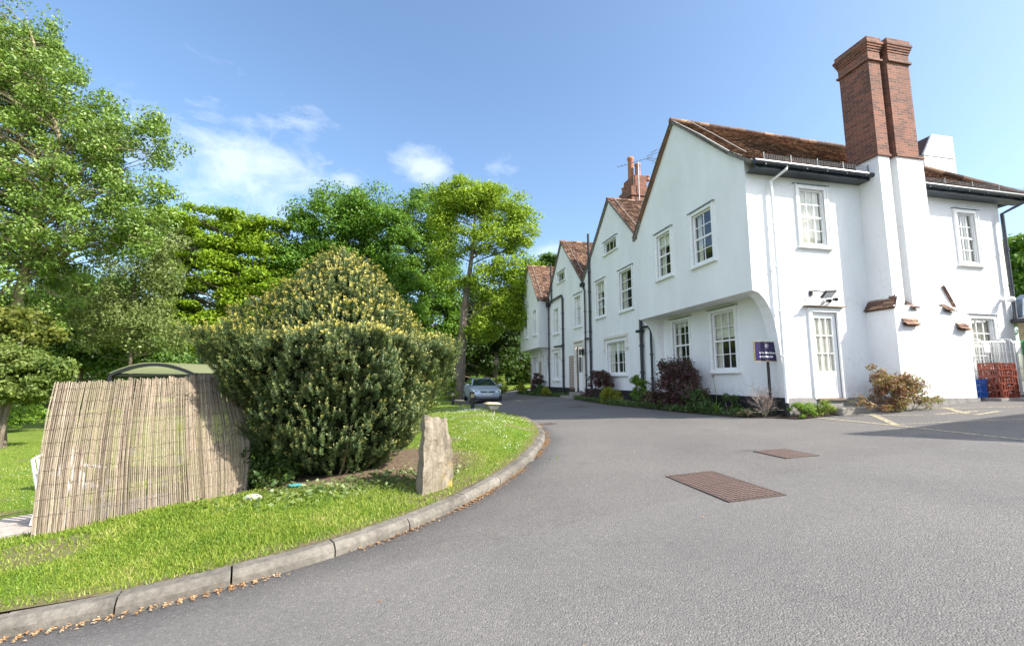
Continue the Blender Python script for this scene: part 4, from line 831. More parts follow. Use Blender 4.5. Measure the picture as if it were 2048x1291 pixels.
# ------------------------------------------------------------------ sign
sg = thing('direction_sign', 'purple car park direction sign with gold edge on a single black post', 'sign', (8.35, 9.36, -.84)); SGO = off(sg)
m = MB(); m.tube([(8.36, 9.44, -.9), (8.34, 9.42, .5)], .033, 12); m.build('post', BLK, sg, SGO)
pc = np.array([8.285, 9.36, .685]); PW, PH = .70, .46
m = MB(); m.box(pc[0] - PW / 2, pc[0] + PW / 2, 9.35, 9.375, pc[2] - PH / 2, pc[2] + PH / 2); pn = m.build('panel', plain('purple_vinyl', (.014, .007, .055), .4, 0, .08, 4, 0), sg, SGO)
GOLD = plain('gold_edge', (.50, .40, .14), .4, .3, .1, 8, 0); LET = plain('white_lettering', (.8, .8, .8), .5, 0, .02, 8, 0)
m = MB()
for q in ((-PW / 2 - .008, PW / 2 + .008, PH / 2, PH / 2 + .009), (-PW / 2 - .008, PW / 2 + .008, -PH / 2 - .009, -PH / 2), (-PW / 2 - .008, -PW / 2, -PH / 2, PH / 2), (PW / 2, PW / 2 + .008, -PH / 2, PH / 2)): m.box(pc[0] + q[0], pc[0] + q[1], 9.347, 9.378, pc[2] + q[2], pc[2] + q[3])
m.build('edging', GOLD, sg, SGO)
rot = (R(90), 0, 0); b0 = np.array([pc[0], 9.3475, pc[2] + EZ]) - SGO
text_mesh('lettering', 'The New Deanery', .056, LET, pn, b0 + (-.165, 0, -.035), rot, .0022, width=.43); text_mesh('lettering', 'Car Park Exit', .056, LET, pn, b0 + (-.165, 0, -.125), rot, .0022, width=.31)
for dz in (-.036, -.126):
    m = MB(); c = pc + (-.195, 0, dz); m.box(c[0] - .028, c[0] + .028, 9.345, 9.349, c[2] - .004, c[2] + .004); m.beam((c[0] - .03, 9.347, c[2]), (c[0] - .008, 9.347, c[2] + .022), .008, .004, (0, 1, 0)); m.beam((c[0] - .03, 9.347, c[2]), (c[0] - .008, 9.347, c[2] - .022), .008, .004, (0, 1, 0)); m.build('arrow', LET, pn, SGO)
m = MB(); ec = pc + (-.01, 0, .135)
for rr, a0, a1 in ((.047, 20, 330), (.034, -10, 300), (.021, 30, 350)):
    A = np.radians(np.linspace(a0, a1, 22))
    for a, c in zip(A[:-1], A[1:]): m.beam((ec[0] + rr * math.cos(a), 9.347, ec[2] + rr * math.sin(a)), (ec[0] + rr * math.cos(c), 9.347, ec[2] + rr * math.sin(c)), .006, .004, (0, 1, 0))
m.box(ec[0], ec[0] + .045, 9.345, 9.349, ec[2] - .006, ec[2] + .004)
m.build('emblem', plain('grey_lettering', (.45, .44, .47), .5, 0, .05, 8, 0), pn, SGO)
for xx, z in ((8.05, .2), (8.42, .25)): pass
# ------------------------------------------------------------------ fittings on the house wall
fl = thing('floodlight', 'black led floodlight on a bracket above the white side door', 'floodlight', (9.62, YS - .02, 2.0)); FO = off(fl)
m = MB(); c = np.array([9.68, YS - .34, 2.03]); fx = Vector((1, 0, 0)); fn = Vector((.1, -.62, -.78)).normalized(); fu = fn.cross(Vector((1, 0, .05))).normalized(); fx = fu.cross(fn)
def fp(a, b_, d): return tuple(Vector(c) + fx * a + fu * b_ + fn * d)
for (a0, a1, b0_, b1_, d0, d1) in ((-.16, .16, -.11, .11, -.045, 0),):
    P = [fp(a, b_, d) for d in (d0, d1) for b_ in (b0_, b1_) for a in (a0, a1)]; i = len(m.v); m.v += P
    for q in ((0, 2, 3, 1), (4, 5, 7, 6), (0, 1, 5, 4), (2, 6, 7, 3), (0, 4, 6, 2), (1, 3, 7, 5)): m.f.append(tuple(i + k for k in q))
m.build('housing', BLK, fl, FO); m = MB(); m.quad(fp(-.13, -.085, .004), fp(.13, -.085, .004), fp(.13, .085, .004), fp(-.13, .085, .004)); m.build('lens', plain('frosted_lens', (.62, .64, .66), .3, 0, .05, 8, 0), fl, FO)
m = MB(); m.tube([(9.5, YS, 2.12), (9.5, YS - .1, 2.16), (9.68, YS - .3, 2.10)], .014, 6); m.tube([(9.5, YS, 2.12), (9.46, YS - .04, 2.0), (9.42, YS - .02, 1.86)], .006, 5); m.tube([(9.7, YS - .3, 2.0), (9.72, YS - .1, 1.9), (9.74, YS - .02, 1.84)], .006, 5); m.box(9.46, 9.54, YS - .03, YS, 2.06, 2.18); m.build('bracket', BLK, fl, FO)
def camera_dome(x, z, lab):
    t = thing('security_camera', lab, 'camera', (x, YS - .02, z), 'security cameras above the side door'); O = off(t)
    m = MB(); m.tube([(x, YS, z), (x, YS - .09, z)], .035, 10); m.build('mount', WHITE, t, O); m = MB(); m.tube([(x - .01, YS - .09, z + .01), (x - .06, YS - .2, z - .02)], [.04, .045], 10); m.build('body', BLK, t, O)
camera_dome(9.9, 1.93, 'small black security camera nearer the floodlight above the side door'); camera_dome(10.1, 1.97, 'small black security camera at the right end above the side door')
t = thing('security_camera', 'white dome camera fixed beside the dark drainpipe at the right corner', 'camera', (15.75, YS - .05, 2.15)); m = MB(); m.tube([(15.75, YS, 2.2), (15.75, YS - .14, 2.2)], .05, 10); m.build('mount', WHITE, t, off(t)); m = MB(); m.sphere((15.75, YS - .2, 2.17), .1, 12, 8, (1, 1, .8)); m.build('dome', WHITE, t, off(t), smooth=True)
ln_ = thing('door_lantern', 'small carriage lantern on the wall beside the panelled front door', 'lantern', (XF - .15, 21.9, 1.35)); m = MB(); m.lathe((XF - .16, 21.9, 1.3), [(.03, -.06), (.05, 0), (.075, .2), (.09, .21), (.02, .3)], 6); m.build('lamp', BLK, ln_, off(ln_)); m = MB(); m.tube([(XF, 21.9, 1.5), (XF - .16, 21.9, 1.6)], .012, 5); m.build('bracket', BLK, ln_, off(ln_))
def trellis(y0, y1, z0, z1, lab):
    t = thing('trellis', lab, 'trellis', (XF - .04, (y0 + y1) / 2, z0), 'trellis panels on the front wall'); m = MB()
    n = max(2, int((y1 - y0) / .14))
    for k in range(n + 1): y = y0 + (y1 - y0) * k / n; m.box(XF - .045, XF - .03, y - .013, y + .013, z0, z1)
    for k in range(int((z1 - z0) / .15) + 1): z = z0 + .15 * k; m.box(XF - .03, XF - .015, y0 - .02, y1 + .02, z - .013, z + .013)
    m.build('lattice', plain('cedar_lath', (.26, .15, .08), .8, 0, .25, 10, .1), t, off(t))
trellis(23.65, 24.3, -.5, 1.35, 'narrow wooden trellis left of the panelled front door'); trellis(30.05, 30.6, -.3, 1.3, 'narrow wooden trellis between the two windows under the far jetty'); trellis(32.62, 32.95, -.4, 1.2, 'narrow wooden trellis at the far end of the white house')
# ------------------------------------------------------------------ covers in the drive
def cover(name, lab, cx, cy, w, h, rz, mat, grp=None):
    t = thing(name, lab, 'manhole cover', (cx, cy, float(g(cx, cy)) + .002), grp, rz); sl = (float(g(cx + .5, cy)) - float(g(cx - .5, cy)))
    t.rotation_euler = (0, -math.atan(sl), rz); m = MB(); n = 2 if w > .8 or h > .8 else 1
    if h > w: 
        for k in range(n): m.box(-w / 2, w / 2, -h / 2 + h * k / n + .004, -h / 2 + h * (k + 1) / n - .004, -.02, .006)
    else:
        for k in range(n): m.box(-w / 2 + w * k / n + .004, -w / 2 + w * (k + 1) / n - .004, -h / 2, h / 2, -.02, .006)
    m.build('plate', mat, t, local=True); f = MB(); e_ = .02
    for q in ((-w / 2 - e_, w / 2 + e_, h / 2, h / 2 + e_), (-w / 2 - e_, w / 2 + e_, -h / 2 - e_, -h / 2), (-w / 2 - e_, -w / 2, -h / 2, h / 2), (w / 2, w / 2 + e_, -h / 2, h / 2)): f.box(*q, -.02, .005)
    f.build('frame', plain('iron_frame', (.07, .05, .04), .7, .2, .3, 15, .2), t, local=True)
cover('manhole_cover', 'large oblong rusty chequered manhole cover in the tarmac', 3.21, 4.42, .57, 1.12, R(-2), COVER); cover('manhole_cover', 'smaller square rusty manhole cover further from the camera', 5.03, 5.49, .47, .57, R(-1), COVER)
cover('drain_cover', 'small rusty drain cover at the tip of the kerb', 3.38, 11.2, .3, .3, R(20), COVER); cover('drain_cover', 'dark drain cover in the shaded drive before the house', 6.2, 16.7, .6, .6, 0, COVER)
# ------------------------------------------------------------------ drive-side lights
def bollard(x, y, h, lab):
    z = zvf(x, y); t = thing('bollard_light', lab, 'bollard', (x, y, z), 'bollard lights along the drive'); m = MB(); m.lathe((0, 0, 0), [(.075, -.1), (.075, h * .66), (.08, h * .67)], 16); m.build('post', BLK, t, local=True, smooth=False)
    m = MB(); m.lathe((0, 0, 0), [(.066, h * .67), (.066, h * .9)], 16); m.build('lens', plain('amber_lens', (.30, .25, .13), .3, 0, .1, 8, 0), t, local=True); m = MB(); m.lathe((0, 0, 0), [(.085, h * .9), (.085, h * .94), (.06, h * .985), (.01, h)], 16); m.build('cap', BLK, t, local=True)
q = at(945, 815, 16.9); bollard(q[0], q[1], .62, 'black bollard light nearest the kerb in front of the car'); q = at(906, 803, 21.5); bollard(q[0], q[1], .62, 'black bollard light by the leafy bush left of the car')
def ground_flood(x, y, lab, rz):
    z = zvf(x, y); t = thing('ground_floodlight', lab, 'floodlight', (x, y, z), 'low floodlights on the grass', rz)
    m = MB(); i = 0; m.v = [(-.17, -.13, .26), (.17, -.13, .24), (.17, .13, .24), (-.17, .13, .26), (-.08, -.08, .12), (.1, -.08, .12), (.1, .08, .12), (-.08, .08, .12)]
    m.f = [(4, 5, 6, 7)[::-1], (0, 1, 5, 4), (1, 2, 6, 5), (2, 3, 7, 6), (3, 0, 4, 7)]; m.build('housing', plain('grey_casting', (.20, .19, .19), .5, .3, .15, 10, .1), t, local=True)
    m = MB(); m.v = [(-.20, -.15, .262), (.20, -.15, .242), (.20, .15, .242), (-.20, .15, .262), (-.12, -.09, .30), (.12, -.09, .29), (.12, .09, .29), (-.12, .09, .30)]; m.f = [(0, 3, 2, 1), (4, 5, 6, 7), (0, 1, 5, 4), (1, 2, 6, 5), (2, 3, 7, 6), (3, 0, 4, 7)]; m.build('glass_cover', plain('dusty_glass', (.50, .40, .26), .3, 0, .1, 8, 0), t, local=True)
    m = MB(); m.box(.02, .055, -.02, .02, -.12, .13).box(-.03, -.01, -.01, .01, -.1, .13); m.build('stake', plain('weathered_stake', (.36, .32, .27), .8), t, local=True)
q = at(985, 834, 11.4); ground_flood(q[0], q[1], 'low floodlight with dusty glass on the sunny daisy lawn at the kerb tip', R(8)); q = at(919, 808, 18.6); ground_flood(q[0], q[1], 'low floodlight in shaded grass between the two bollards', R(25))
q = at(992, 790, 36); lp = thing('lamp_post', 'slim victorian style lamp post with lantern head behind the parked car', 'lamp post', (q[0], q[1], -1.15)); m = MB()
m.lathe((0, 0, 0), [(.14, -.1), (.14, .1), (.09, .35), (.055, .4), (.045, 1.2), (.07, 1.25), (.045, 1.3), (.035, 2.25), (.06, 2.3)], 10); m.tube([(-.2, 0, 2.1), (.2, 0, 2.1)], .015, 5); m.build('post', plain('dark_bronze', (.06, .045, .035), .5, .4), lp, local=True)
m = MB(); m.lathe((0, 0, 0), [(.08, 2.32), (.17, 2.75), (.17, 2.76)], 6); ld = m.build('lantern', plain('lantern_glass', (.45, .36, .25), .25, 0, .1, 8, 0), lp, local=True)
m = MB()
for k in range(6): a = k * math.pi / 3; m.beam((.085 * math.cos(a), .085 * math.sin(a), 2.3), (.18 * math.cos(a), .18 * math.sin(a), 2.77), .02, .02)
m.lathe((0, 0, 0), [(.21, 2.76), (.12, 2.92), (.05, 2.95), (.05, 3.02), (.01, 3.12)], 6); m.build('lantern_frame', plain('bronze_frame', (.10, .065, .045), .5, .3), lp, local=True)
# ------------------------------------------------------------------ car
def car():
    q = at(974, 800, 26.6); cx, cy = q[0] + .05, q[1]; t = thing('parked_car', 'silver blue hatchback parked facing the camera on the shaded drive', 'car', (cx, cy, float(g(cx, cy + 2)) + .02), None, R(1.5))
    PAINT = plain('silver_blue_paint', (.46, .52, .60), .25, .35, .04, 3, 0); DG = M_glass('car_glass', (.18, .24, .27), 2.2); BP = plain('black_plastic', (.02, .02, .022), .5, 0, .1, 9, 0)
    S = [(0, .60, .40, .56, .60), (.05, .74, .27, .60, .68), (.18, .83, .22, .66, .76), (.45, .885, .20, .74, .83), (.9, .91, .19, .84, .93), (1.25, .92, .19, .90, .985), (2, .92, .19, .94, .99), (3.2, .92, .19, .96, 1.0), (3.9, .90, .22, .96, 1.02), (4.2, .84, .28, .93, .99), (4.34, .72, .36, .86, .92)]
    m = MB()
    for y, w, zb, zs, zt in S:
        m.v += [(0, y, zb), (w * .8, y, zb), (w * .97, y, zb + .06), (w, y, (zb + zs) / 2), (w * .985, y, zs - .03), (w * .90, y, zs + (zt - zs) * .6), (w * .62, y, zt), (0, y, zt + .015), (-w * .62, y, zt), (-w * .90, y, zs + (zt - zs) * .6), (-w * .985, y, zs - .03), (-w, y, (zb + zs) / 2), (-w * .97, y, zb + .06), (-w * .8, y, zb)]
    n = 14
    for k in range(len(S) - 1):
        for j in range(n): m.f.append((k * n + j, k * n + (j + 1) % n, (k + 1) * n + (j + 1) % n, (k + 1) * n + j))
    m.f += [tuple(range(n))[::-1], tuple((len(S) - 1) * n + j for j in range(n))]
    body = m.build('body', PAINT, t, local=True, smooth=True)
    s = body.modifiers.new('s', 'SUBSURF'); s.levels = 1; s.render_levels = 2
    base = [(-.80, 1.12, .965), (.80, 1.12, .965), (.83, 3.0, .99), (.78, 4.1, .99), (-.78, 4.1, .99), (-.83, 3.0, .99)]; topv = [(-.58, 1.98, 1.41), (.58, 1.98, 1.41), (.60, 2.8, 1.46), (.55, 3.6, 1.40), (-.55, 3.6, 1.40), (-.60, 2.8, 1.46)]
    m = MB(); m.v = base + topv
    for k in range(6): m.f.append((k, (k + 1) % 6, 6 + (k + 1) % 6, 6 + k))
    m.f += [(6, 7, 8, 11), (8, 9, 10, 11)]; m.build('roof', PAINT, t, local=True, bevel=.03)
    def inset(P, i, o): P = [Vector(p) for p in P]; c = sum(P, Vector()) / 4; nn = (P[1] - P[0]).cross(P[3] - P[0]).normalized(); nn = nn if nn.dot(c - Vector((0, 2.4, .8))) > 0 else -nn; return [tuple(p + (c - p) * i + nn * o) for p in P]
    m = MB(); q = inset([base[0], base[1], topv[1], topv[0]], .09, .012); m.quad(*q); m.build('windscreen', DG, t, local=True)
    m = MB(); m.box(-.62, .62, 1.20, 1.24, .99, 1.02); m.build('wiper', BP, t, local=True)
    for a, b_ in ((1, 2), (2, 3), (4, 5), (5, 0)): m = MB(); m.quad(*inset([base[a], base[b_], topv[b_], topv[a]], .13, .012)); m.build('side_window', DG, t, local=True)
    m = MB(); m.quad(*inset([base[3], base[4], topv[4], topv[3]], .12, .012)); m.build('rear_window', DG, t, local=True)
    GLS = plain('headlamp_lens', (.72, .75, .78), .12, .3, .3, 25, 0)
    for sx in (-1, 1):
        m = MB(); m.v = [(sx * .47, .03, .60), (sx * .80, .12, .62), (sx * .86, .42, .76), (sx * .62, .20, .745), (sx * .46, .08, .70)]; m.v += [(x, y + .08, z - .02) for x, y, z in m.v]
        m.f = [(0, 1, 2, 3, 4)] + [(k, (k + 1) % 5, 5 + (k + 1) % 5, 5 + k) for k in range(5)]; hl = m.build('headlight', GLS, t, local=True)
        m = MB(); m.tube([(sx * .68, .045, .675), (sx * .68, .11, .675)], .032, 10); m.build('lamp', plain('lamp_reflector', (.16, .17, .19), .2, .6, .1, 9, 0), hl, local=True)
        m = MB(); m.box(sx * .50, sx * .76, -.004 + .03, .12, .33, .46); m.build('fog_lamp_recess', BP, t, local=True, bevel=.03)
        m = MB(); m.tube([(sx * .64, .02, .40), (sx * .64, .06, .40)], .035, 10); m.build('fog_lamp', GLS, t, local=True)
        m = MB(); m.sphere((sx * 1.0, 1.30, 1.02), .1, 10, 7, (1.15, .6, .75)); m.tube([(sx * .82, 1.32, .97), (sx * .95, 1.31, 1.0)], .03, 6); m.build('wing_mirror', PAINT, t, local=True, smooth=True)
        for yy in (.82, 3.42):
            m = MB(); m.tube([(sx * .72, yy, .31), (sx * .925, yy, .31)], .32, 22); w = m.build('wheel', plain('tyre_rubber', (.015, .015, .016), .8, 0, .1, 9, 0), t, local=True)
            m = MB(); m.tube([(sx * .90, yy, .31), (sx * .935, yy, .31)], .21, 18); m.build('rim', plain('alloy_rim', (.35, .36, .38), .35, .7, .05, 9, 0), w, local=True)
        for yy in (1.55, 2.75): m = MB(); m.box(sx * .915, sx * .935, yy, yy + .18, .86, .885); m.build('door_handle', PAINT, t, local=True)
    m = MB(); m.v = [(-.40, -.012, .60), (.40, -.012, .60), (.46, .01, .685), (-.46, .01, .685)]; m.v += [(x, y + .1, z) for x, y, z in m.v]; m.f = [(0, 1, 2, 3), (4, 7, 6, 5), (0, 4, 5, 1), (1, 5, 6, 2), (2, 6, 7, 3), (3, 7, 4, 0)]; gr = m.build('grille', BP, t, local=True)
    m = MB(); m.v = [(.09 * math.cos(a), -.02, .65 + .037 * math.sin(a)) for a in np.linspace(0, 2 * math.pi, 20)[:-1]]; m.f = [tuple(range(19))]; m.build('badge', plain('chrome_badge', (.5, .55, .62), .2, .7, .05, 9, 0), gr, local=True)
    m = MB(); m.box(-.47, .47, .0, .12, .285, .37); m.build('lower_grille', BP, t, local=True, bevel=.02)
    m = MB(); m.box(-.44, .44, -.012, .0, .30, .315); m.box(-.44, .44, -.012, .0, .335, .35); m.build('grille_bar', plain('chrome_bar', (.5, .5, .52), .3, .8, .05, 9, 0), t, local=True)
    m = MB(); m.box(-.26, .26, -.03, .0, .43, .54); pt = m.build('number_plate', LET, t, local=True); text_mesh('lettering', 'EN06 OUE', .10, BLK, pt, (0, -.033, .485), (R(90), 0, 0), .001, 'CENTER')
    m = MB(); m.box(-.78, .78, .08, .5, .16, .245); m.build('undertray', BP, t, local=True)
    m = MB(); m.tube([(.15, 2.05, 1.43), (.15, 2.15, 1.58)], .008, 5); m.build('antenna', BLK, t, local=True)
car()
# ------------------------------------------------------------------ roll cages, crates, slabs at the right
ck = MB(); ck.box(13.75, 14.9, 8.55, 8.8, -.72, -.41).box(14.98, 16.1, 8.5, 8.8, -.7, -.40); 
for x0, x1, lab in ((13.62, 14.72, 'concrete block edging below the red crates'), (14.75, 16.0, 'concrete block edging below the roll cages')):
    m = MB(); m.box(x0, x1, 8.2, 9.18, -.9, -.42 if x0 < 14 else -.405); tag(m.build('concrete_slab', GREYP, bevel=.02), lab, 'slab', 'concrete slabs by the side wall')
def crate(x, y, z, rz, mat, lab, grp, w=.54, d=.40, h=.17):
    t = thing('bread_crate', lab, 'crate', (x, y, z), grp, rz); m = MB(); th = .012
    for sy in (-1, 1):
        yy = sy * d / 2
        def bx(x0, x1, z0, z1): m.box(x0, x1, yy - th, yy + th, z0, z1)
        bx(-w / 2, w / 2, 0, .03); bx(-w / 2, -w * .22, h - .03, h); bx(w * .22, w / 2, h - .03, h); bx(-w * .22, w * .22, h * .55, h * .68)
        for xx in np.linspace(-w / 2, w / 2, 8): bx(xx - .014, xx + .014, .03, h - .03 if abs(xx) > w * .2 else h * .55)
    for sx in (-1, 1):
        xx = sx * w / 2
        def bx(y0, y1, z0, z1): m.box(xx - th, xx + th, y0, y1, z0, z1)
        bx(-d / 2 + .014, d / 2 - .014, 0, .03); bx(-d / 2 + .014, d / 2 - .014, h - .03, h)
        for yy in np.linspace(-d / 2 + .03, d / 2 - .03, 5): bx(yy - .012, yy + .012, .03, h - .03)
    m.build('side', mat, t, local=True); m = MB()
    for yy in np.linspace(-d / 2 + .03, d / 2 - .03, 6): m.box(-w / 2 + .02, w / 2 - .02, yy - .012, yy + .012, .004, .016)
    m.build('base', mat, t, local=True)
RED = plain('red_crate_plastic', (.17, .032, .016), .45, 0, .12, 7, 0); BLU = plain('blue_crate_plastic', (.02, .10, .38), .45, 0, .15, 7, 0)
nm = ['bottom', 'second from the bottom', 'middle', 'second from the top', 'topmost']
for k in range(5): crate(14.03 + random.uniform(-.015, .015), 8.46 + random.uniform(-.01, .01), -.41 + .165 * k, R(random.uniform(-3, 3)), RED, 'red plastic bread crate, %s of the stack beside the roll cages' % nm[k], 'red crates stacked by the wall')
nm = ['bottom', 'middle', 'topmost']
for k in range(3): crate(13.57 + .02 * k, 8.74, -.41 + .15 * k, R(90), BLU, 'blue plastic crate, %s of the stack between chimney and red crates' % nm[k], 'blue crates stacked by the wall', .40, .36, .14)
def cage(x0, x1, y0, y1, lab, sign_green):
    zb, zt = -.36, 1.06; t = thing('roll_cage', lab, 'roll cage', ((x0 + x1) / 2, (y0 + y1) / 2, zb - .05), 'roll cages beside the wall'); O = off(t); r = .014
    for xx in (x0, x1):
        m = MB(); m.tube([(xx, y0, zb), (xx, y0, zt - .12), (xx, y0 + .05, zt - .03), (xx, y0 + .14, zt), (xx, y1 - .14, zt), (xx, y1 - .05, zt - .03), (xx, y1, zt - .12), (xx, y1, zb)], r, 8)
        for z in (.0, .36, .72): m.tube([(xx, y0, z), (xx, y1, z)], .008, 6)
        for yy in np.linspace(y0, y1, 7)[1:-1]: m.tube([(xx, yy, zb + .03), (xx, yy, zt - .02)], .005, 5)
        m.build('end_frame', STEEL, t, O)
    m = MB()
    for z in (-.2, .02, .3, .64, 1.0): m.tube([(x0, y1, z), (x1, y1, z)], .007, 5)
    for xx in np.linspace(x0, x1, 9)[1:-1]: m.tube([(xx, y1, zb), (xx, y1, 1.0)], .005, 5)
    m.build('back_mesh', STEEL, t, O)
    m = MB()
    for z in (.30, .98): m.tube([(x0, y0, z), ((x0 + x1) / 2, y0 - .012, z - .01), (x1, y0, z)], .011, 6)
    for xx in (x0 + .28, x0 + .55, x0 + .82): 
        if xx < x1 - .05: m.tube([(xx, y0, zb), (xx + .02, y0 - .01, .1), (xx - .03, y0, .5), (xx, y0, .98)], .008, 5)
    m.build('front_gate', STEEL, t, O)
    m = MB(); m.box(x0, x1, y0, y1, zb - .015, zb + .015); m.build('base', plain('galvanised_tray', (.40, .41, .42), .5, .5), t, O)
    for xx in (x0 + .08, x1 - .08):
        for yy in (y0 + .08, y1 - .08): m = MB(); m.tube([(xx - .015, yy, zb - .055), (xx + .015, yy, zb - .055)], .05, 10); m.build('castor', BLK, t, O)
    m = MB(); m.box(x0 + .02, x0 + .2, y0 - .02, y0 - .012, .70, .98); m.build('label_plate', LET, t, O)
    if sign_green: m = MB(); m.box(x0 + .24, x0 + .34, y0 - .02, y0 - .012, .64, 1.02); m.build('label_plate', plain('green_plate', (.02, .20, .06), .5), t, O, )
cage(14.12, 14.9, 8.74, 9.12, 'tall wire roll cage nearest the red crates with a white label plate', False); cage(14.98, 15.9, 8.62, 9.1, 'tall wire roll cage at the right corner with white and green label plates', True)
# ------------------------------------------------------------------ foliage
def unit(v): return v / np.maximum(np.linalg.norm(v, axis=-1, keepdims=True), 1e-9)
def leaf_quads(P, N, L, Wd, up=.4, rnd=.8, fold=0):
    """a rhombic leaf at every point P, facing roughly along N"""
    n = len(P); nn = unit(N * 1.0 + rng.normal(0, rnd, (n, 3)) + np.array([0, 0, up])); a = unit(np.cross(nn, rng.normal(0, 1, (n, 3)))); b_ = np.cross(nn, a)
    l_ = (L * rng.uniform(.4, 1.65, n))[:, None]; w = (Wd * rng.uniform(.7, 1.3, n))[:, None]
    return np.stack([P - a * l_ * .5, P + b_ * w * .5 + nn * l_ * .06, P + a * l_ * .5 - nn * l_ * .12, P - b_ * w * .5 + nn * l_ * .06], 1).reshape(-1, 3)
def clumps(C, Rr, n_each, flat=.6):
    C = np.asarray(C); k = len(C); d = unit(rng.normal(0, 1, (k, n_each, 3))); r = (Rr[:, None] * (.25 + .85 * rng.random((k, n_each)) ** .6))[..., None]
    p = C[:, None, :] + d * r * np.array([1, 1, flat]); return p.reshape(-1, 3), d.reshape(-1, 3)
def branch(m, p, q, r0, r1, wob=.08, n=6):
    p, q = np.array(p), np.array(q); L = np.linalg.norm(q - p); pts = []
    side = rng.normal(0, wob, 3) * L; lift = np.array([0, 0, .10 * L])
    for i in range(n + 1): t = i / n; pts.append(p + (q - p) * t + side * math.sin(math.pi * t) + lift * math.sin(math.pi * t) * .5 + rng.normal(0, .012 * L, 3) * (0 < i < n))
    m.tube(pts, [r0 + (r1 - r0) * (i / n) for i in range(n + 1)], 6 if r0 > .05 else 4, cap=False); return pts
def pxblob(b, D):
    px, py, rx, rz = b[:4]; D2 = D + (b[4] if len(b) > 4 else 0); return at(px, py, D2), np.array([rx * D2 / 917, max(rx, rz) * D2 / 917 * .75, rz * D2 / 917])
def tree(name, lab, cat, basepx, D, blobs, nclump, per, cr, leaf, mat, bark, r0, trunk=None, flat=.55, up=.5, grp=None, nbr=60, shell=.45, twigs=1, sink=.3, limbs=None):
    B = at(basepx[0], basepx[1], D); gz = float(g(B[0], B[1])) - sink if B[0] > 3 else zvf(B[0], B[1]) - sink
    base = np.array([B[0], B[1], gz]); t = thing(name, lab, cat, tuple(base), grp); O = off(t)
    bl = [pxblob(b, D) for b in blobs]; vol = np.array([np.prod(r) ** .8 for _, r in bl]); pick = rng.choice(len(bl), nclump, p=vol / vol.sum())
    d = unit(rng.normal(0, 1, (nclump, 3))); rr = (shell + (1 - shell) * rng.random(nclump) ** .5)[:, None]
    C = np.array([bl[i][0] for i in pick]) + d * rr * np.array([bl[i][1] for i in pick]); C[:, 2] = np.maximum(C[:, 2], gz + .8)
    Rr = cr * rng.uniform(.6, 1.4, nclump); P, N = clumps(C, Rr, per, flat)
    npmesh('crown', leaf_quads(P, N, leaf, leaf * .72, up), 4, mat, t, O)
    m = MB(); top_ = max(c[2] + r[2] * .6 for c, r in bl); cc = np.mean([c for c, _ in bl], 0)
    tp = [base] + [at(x, y, D + (dd[0] if dd else 0)) for x, y, *dd in trunk] if trunk else [base, base + (cc - base) * .3 + (0, 0, 0), base * .3 + cc * .7, np.array([cc[0], cc[1], top_])]
    tp = np.array(tp); k = len(tp); m.tube([tuple(p) for p in tp], [r0 * (1 - .8 * i / (k - 1)) * (1.25 if i == 0 else 1) for i in range(k)], 9)
    s = np.linspace(.25, 1, 40); TT = np.stack([np.interp(s, np.linspace(0, 1, k), tp[:, i]) for i in range(3)], 1)
    order = rng.permutation(nclump)[:nbr]
    for i in order:
        c = C[i]; sc = np.linalg.norm(TT - c, axis=1) + 2.2 * np.maximum(0, TT[:, 2] - (c[2] - .35 * np.linalg.norm(TT[:, :2] - c[:2], axis=1))); j = int(np.argmin(sc))
        L = np.linalg.norm(TT[j] - c); rb = r0 * min(.42, .06 + .045 * L) * (1 - .5 * s[j]); pts = branch(m, TT[j], c, rb, rb * .25)
        for _ in range(twigs): a = pts[random.randint(2, 5)]; branch(m, a, c + rng.normal(0, cr * .9, 3), rb * .35, rb * .12, n=3)
    for px_, rl in limbs or ():
        P_ = np.array([at(x, y, D + .5 - .2 * k_) for k_, (x, y) in enumerate(px_)]); m.tube([tuple(p) for p in P_], [rl * (1 - .82 * k_ / (len(P_) - 1)) for k_ in range(len(P_))], 7)
    m.build('trunk', bark, t, O); return t
G1 = M_leaf('poplar_leaf', [(.035, .078, .010), (.098, .18, .020), (.19, .29, .04), (.34, .40, .14)], .3, .6)
G2 = M_leaf('sycamore_leaf', [(.06, .12, .008), (.15, .255, .012), (.26, .37, .02), (.37, .47, .04)], .4, .3)
G3 = M_leaf('dark_sycamore_leaf', [(.025, .075, .008), (.06, .155, .012), (.115, .235, .018), (.19, .32, .03)], .33, .4)
G4 = M_leaf('ash_leaf', [(.09, .16, .010), (.20, .31, .02), (.31, .42, .03), (.43, .52, .07)], .42, .3)
G5 = M_leaf('understorey_leaf', [(.018, .05, .008), (.055, .125, .016), (.11, .20, .03), (.18, .27, .05)], .3, .4)
G9 = M_leaf('shade_toned_leaf', [(.006, .016, .004), (.018, .042, .008), (.04, .08, .014), (.075, .12, .02)], .2, .3)  # leaf tones darkened to stand in for the shade under the trees
G6 = M_leaf('pale_scrub_leaf', [(.05, .075, .02), (.12, .165, .045), (.20, .25, .075), (.30, .33, .14)], .3, .4)
G7 = M_leaf('golden_conifer_leaf', [(.03, .045, .008), (.075, .095, .015), (.14, .15, .025), (.22, .21, .04)], .25, .2)
G8 = M_leaf('hawthorn_leaf', [(.04, .07, .015), (.10, .15, .03), (.18, .23, .055), (.28, .31, .10)], .35, .3)
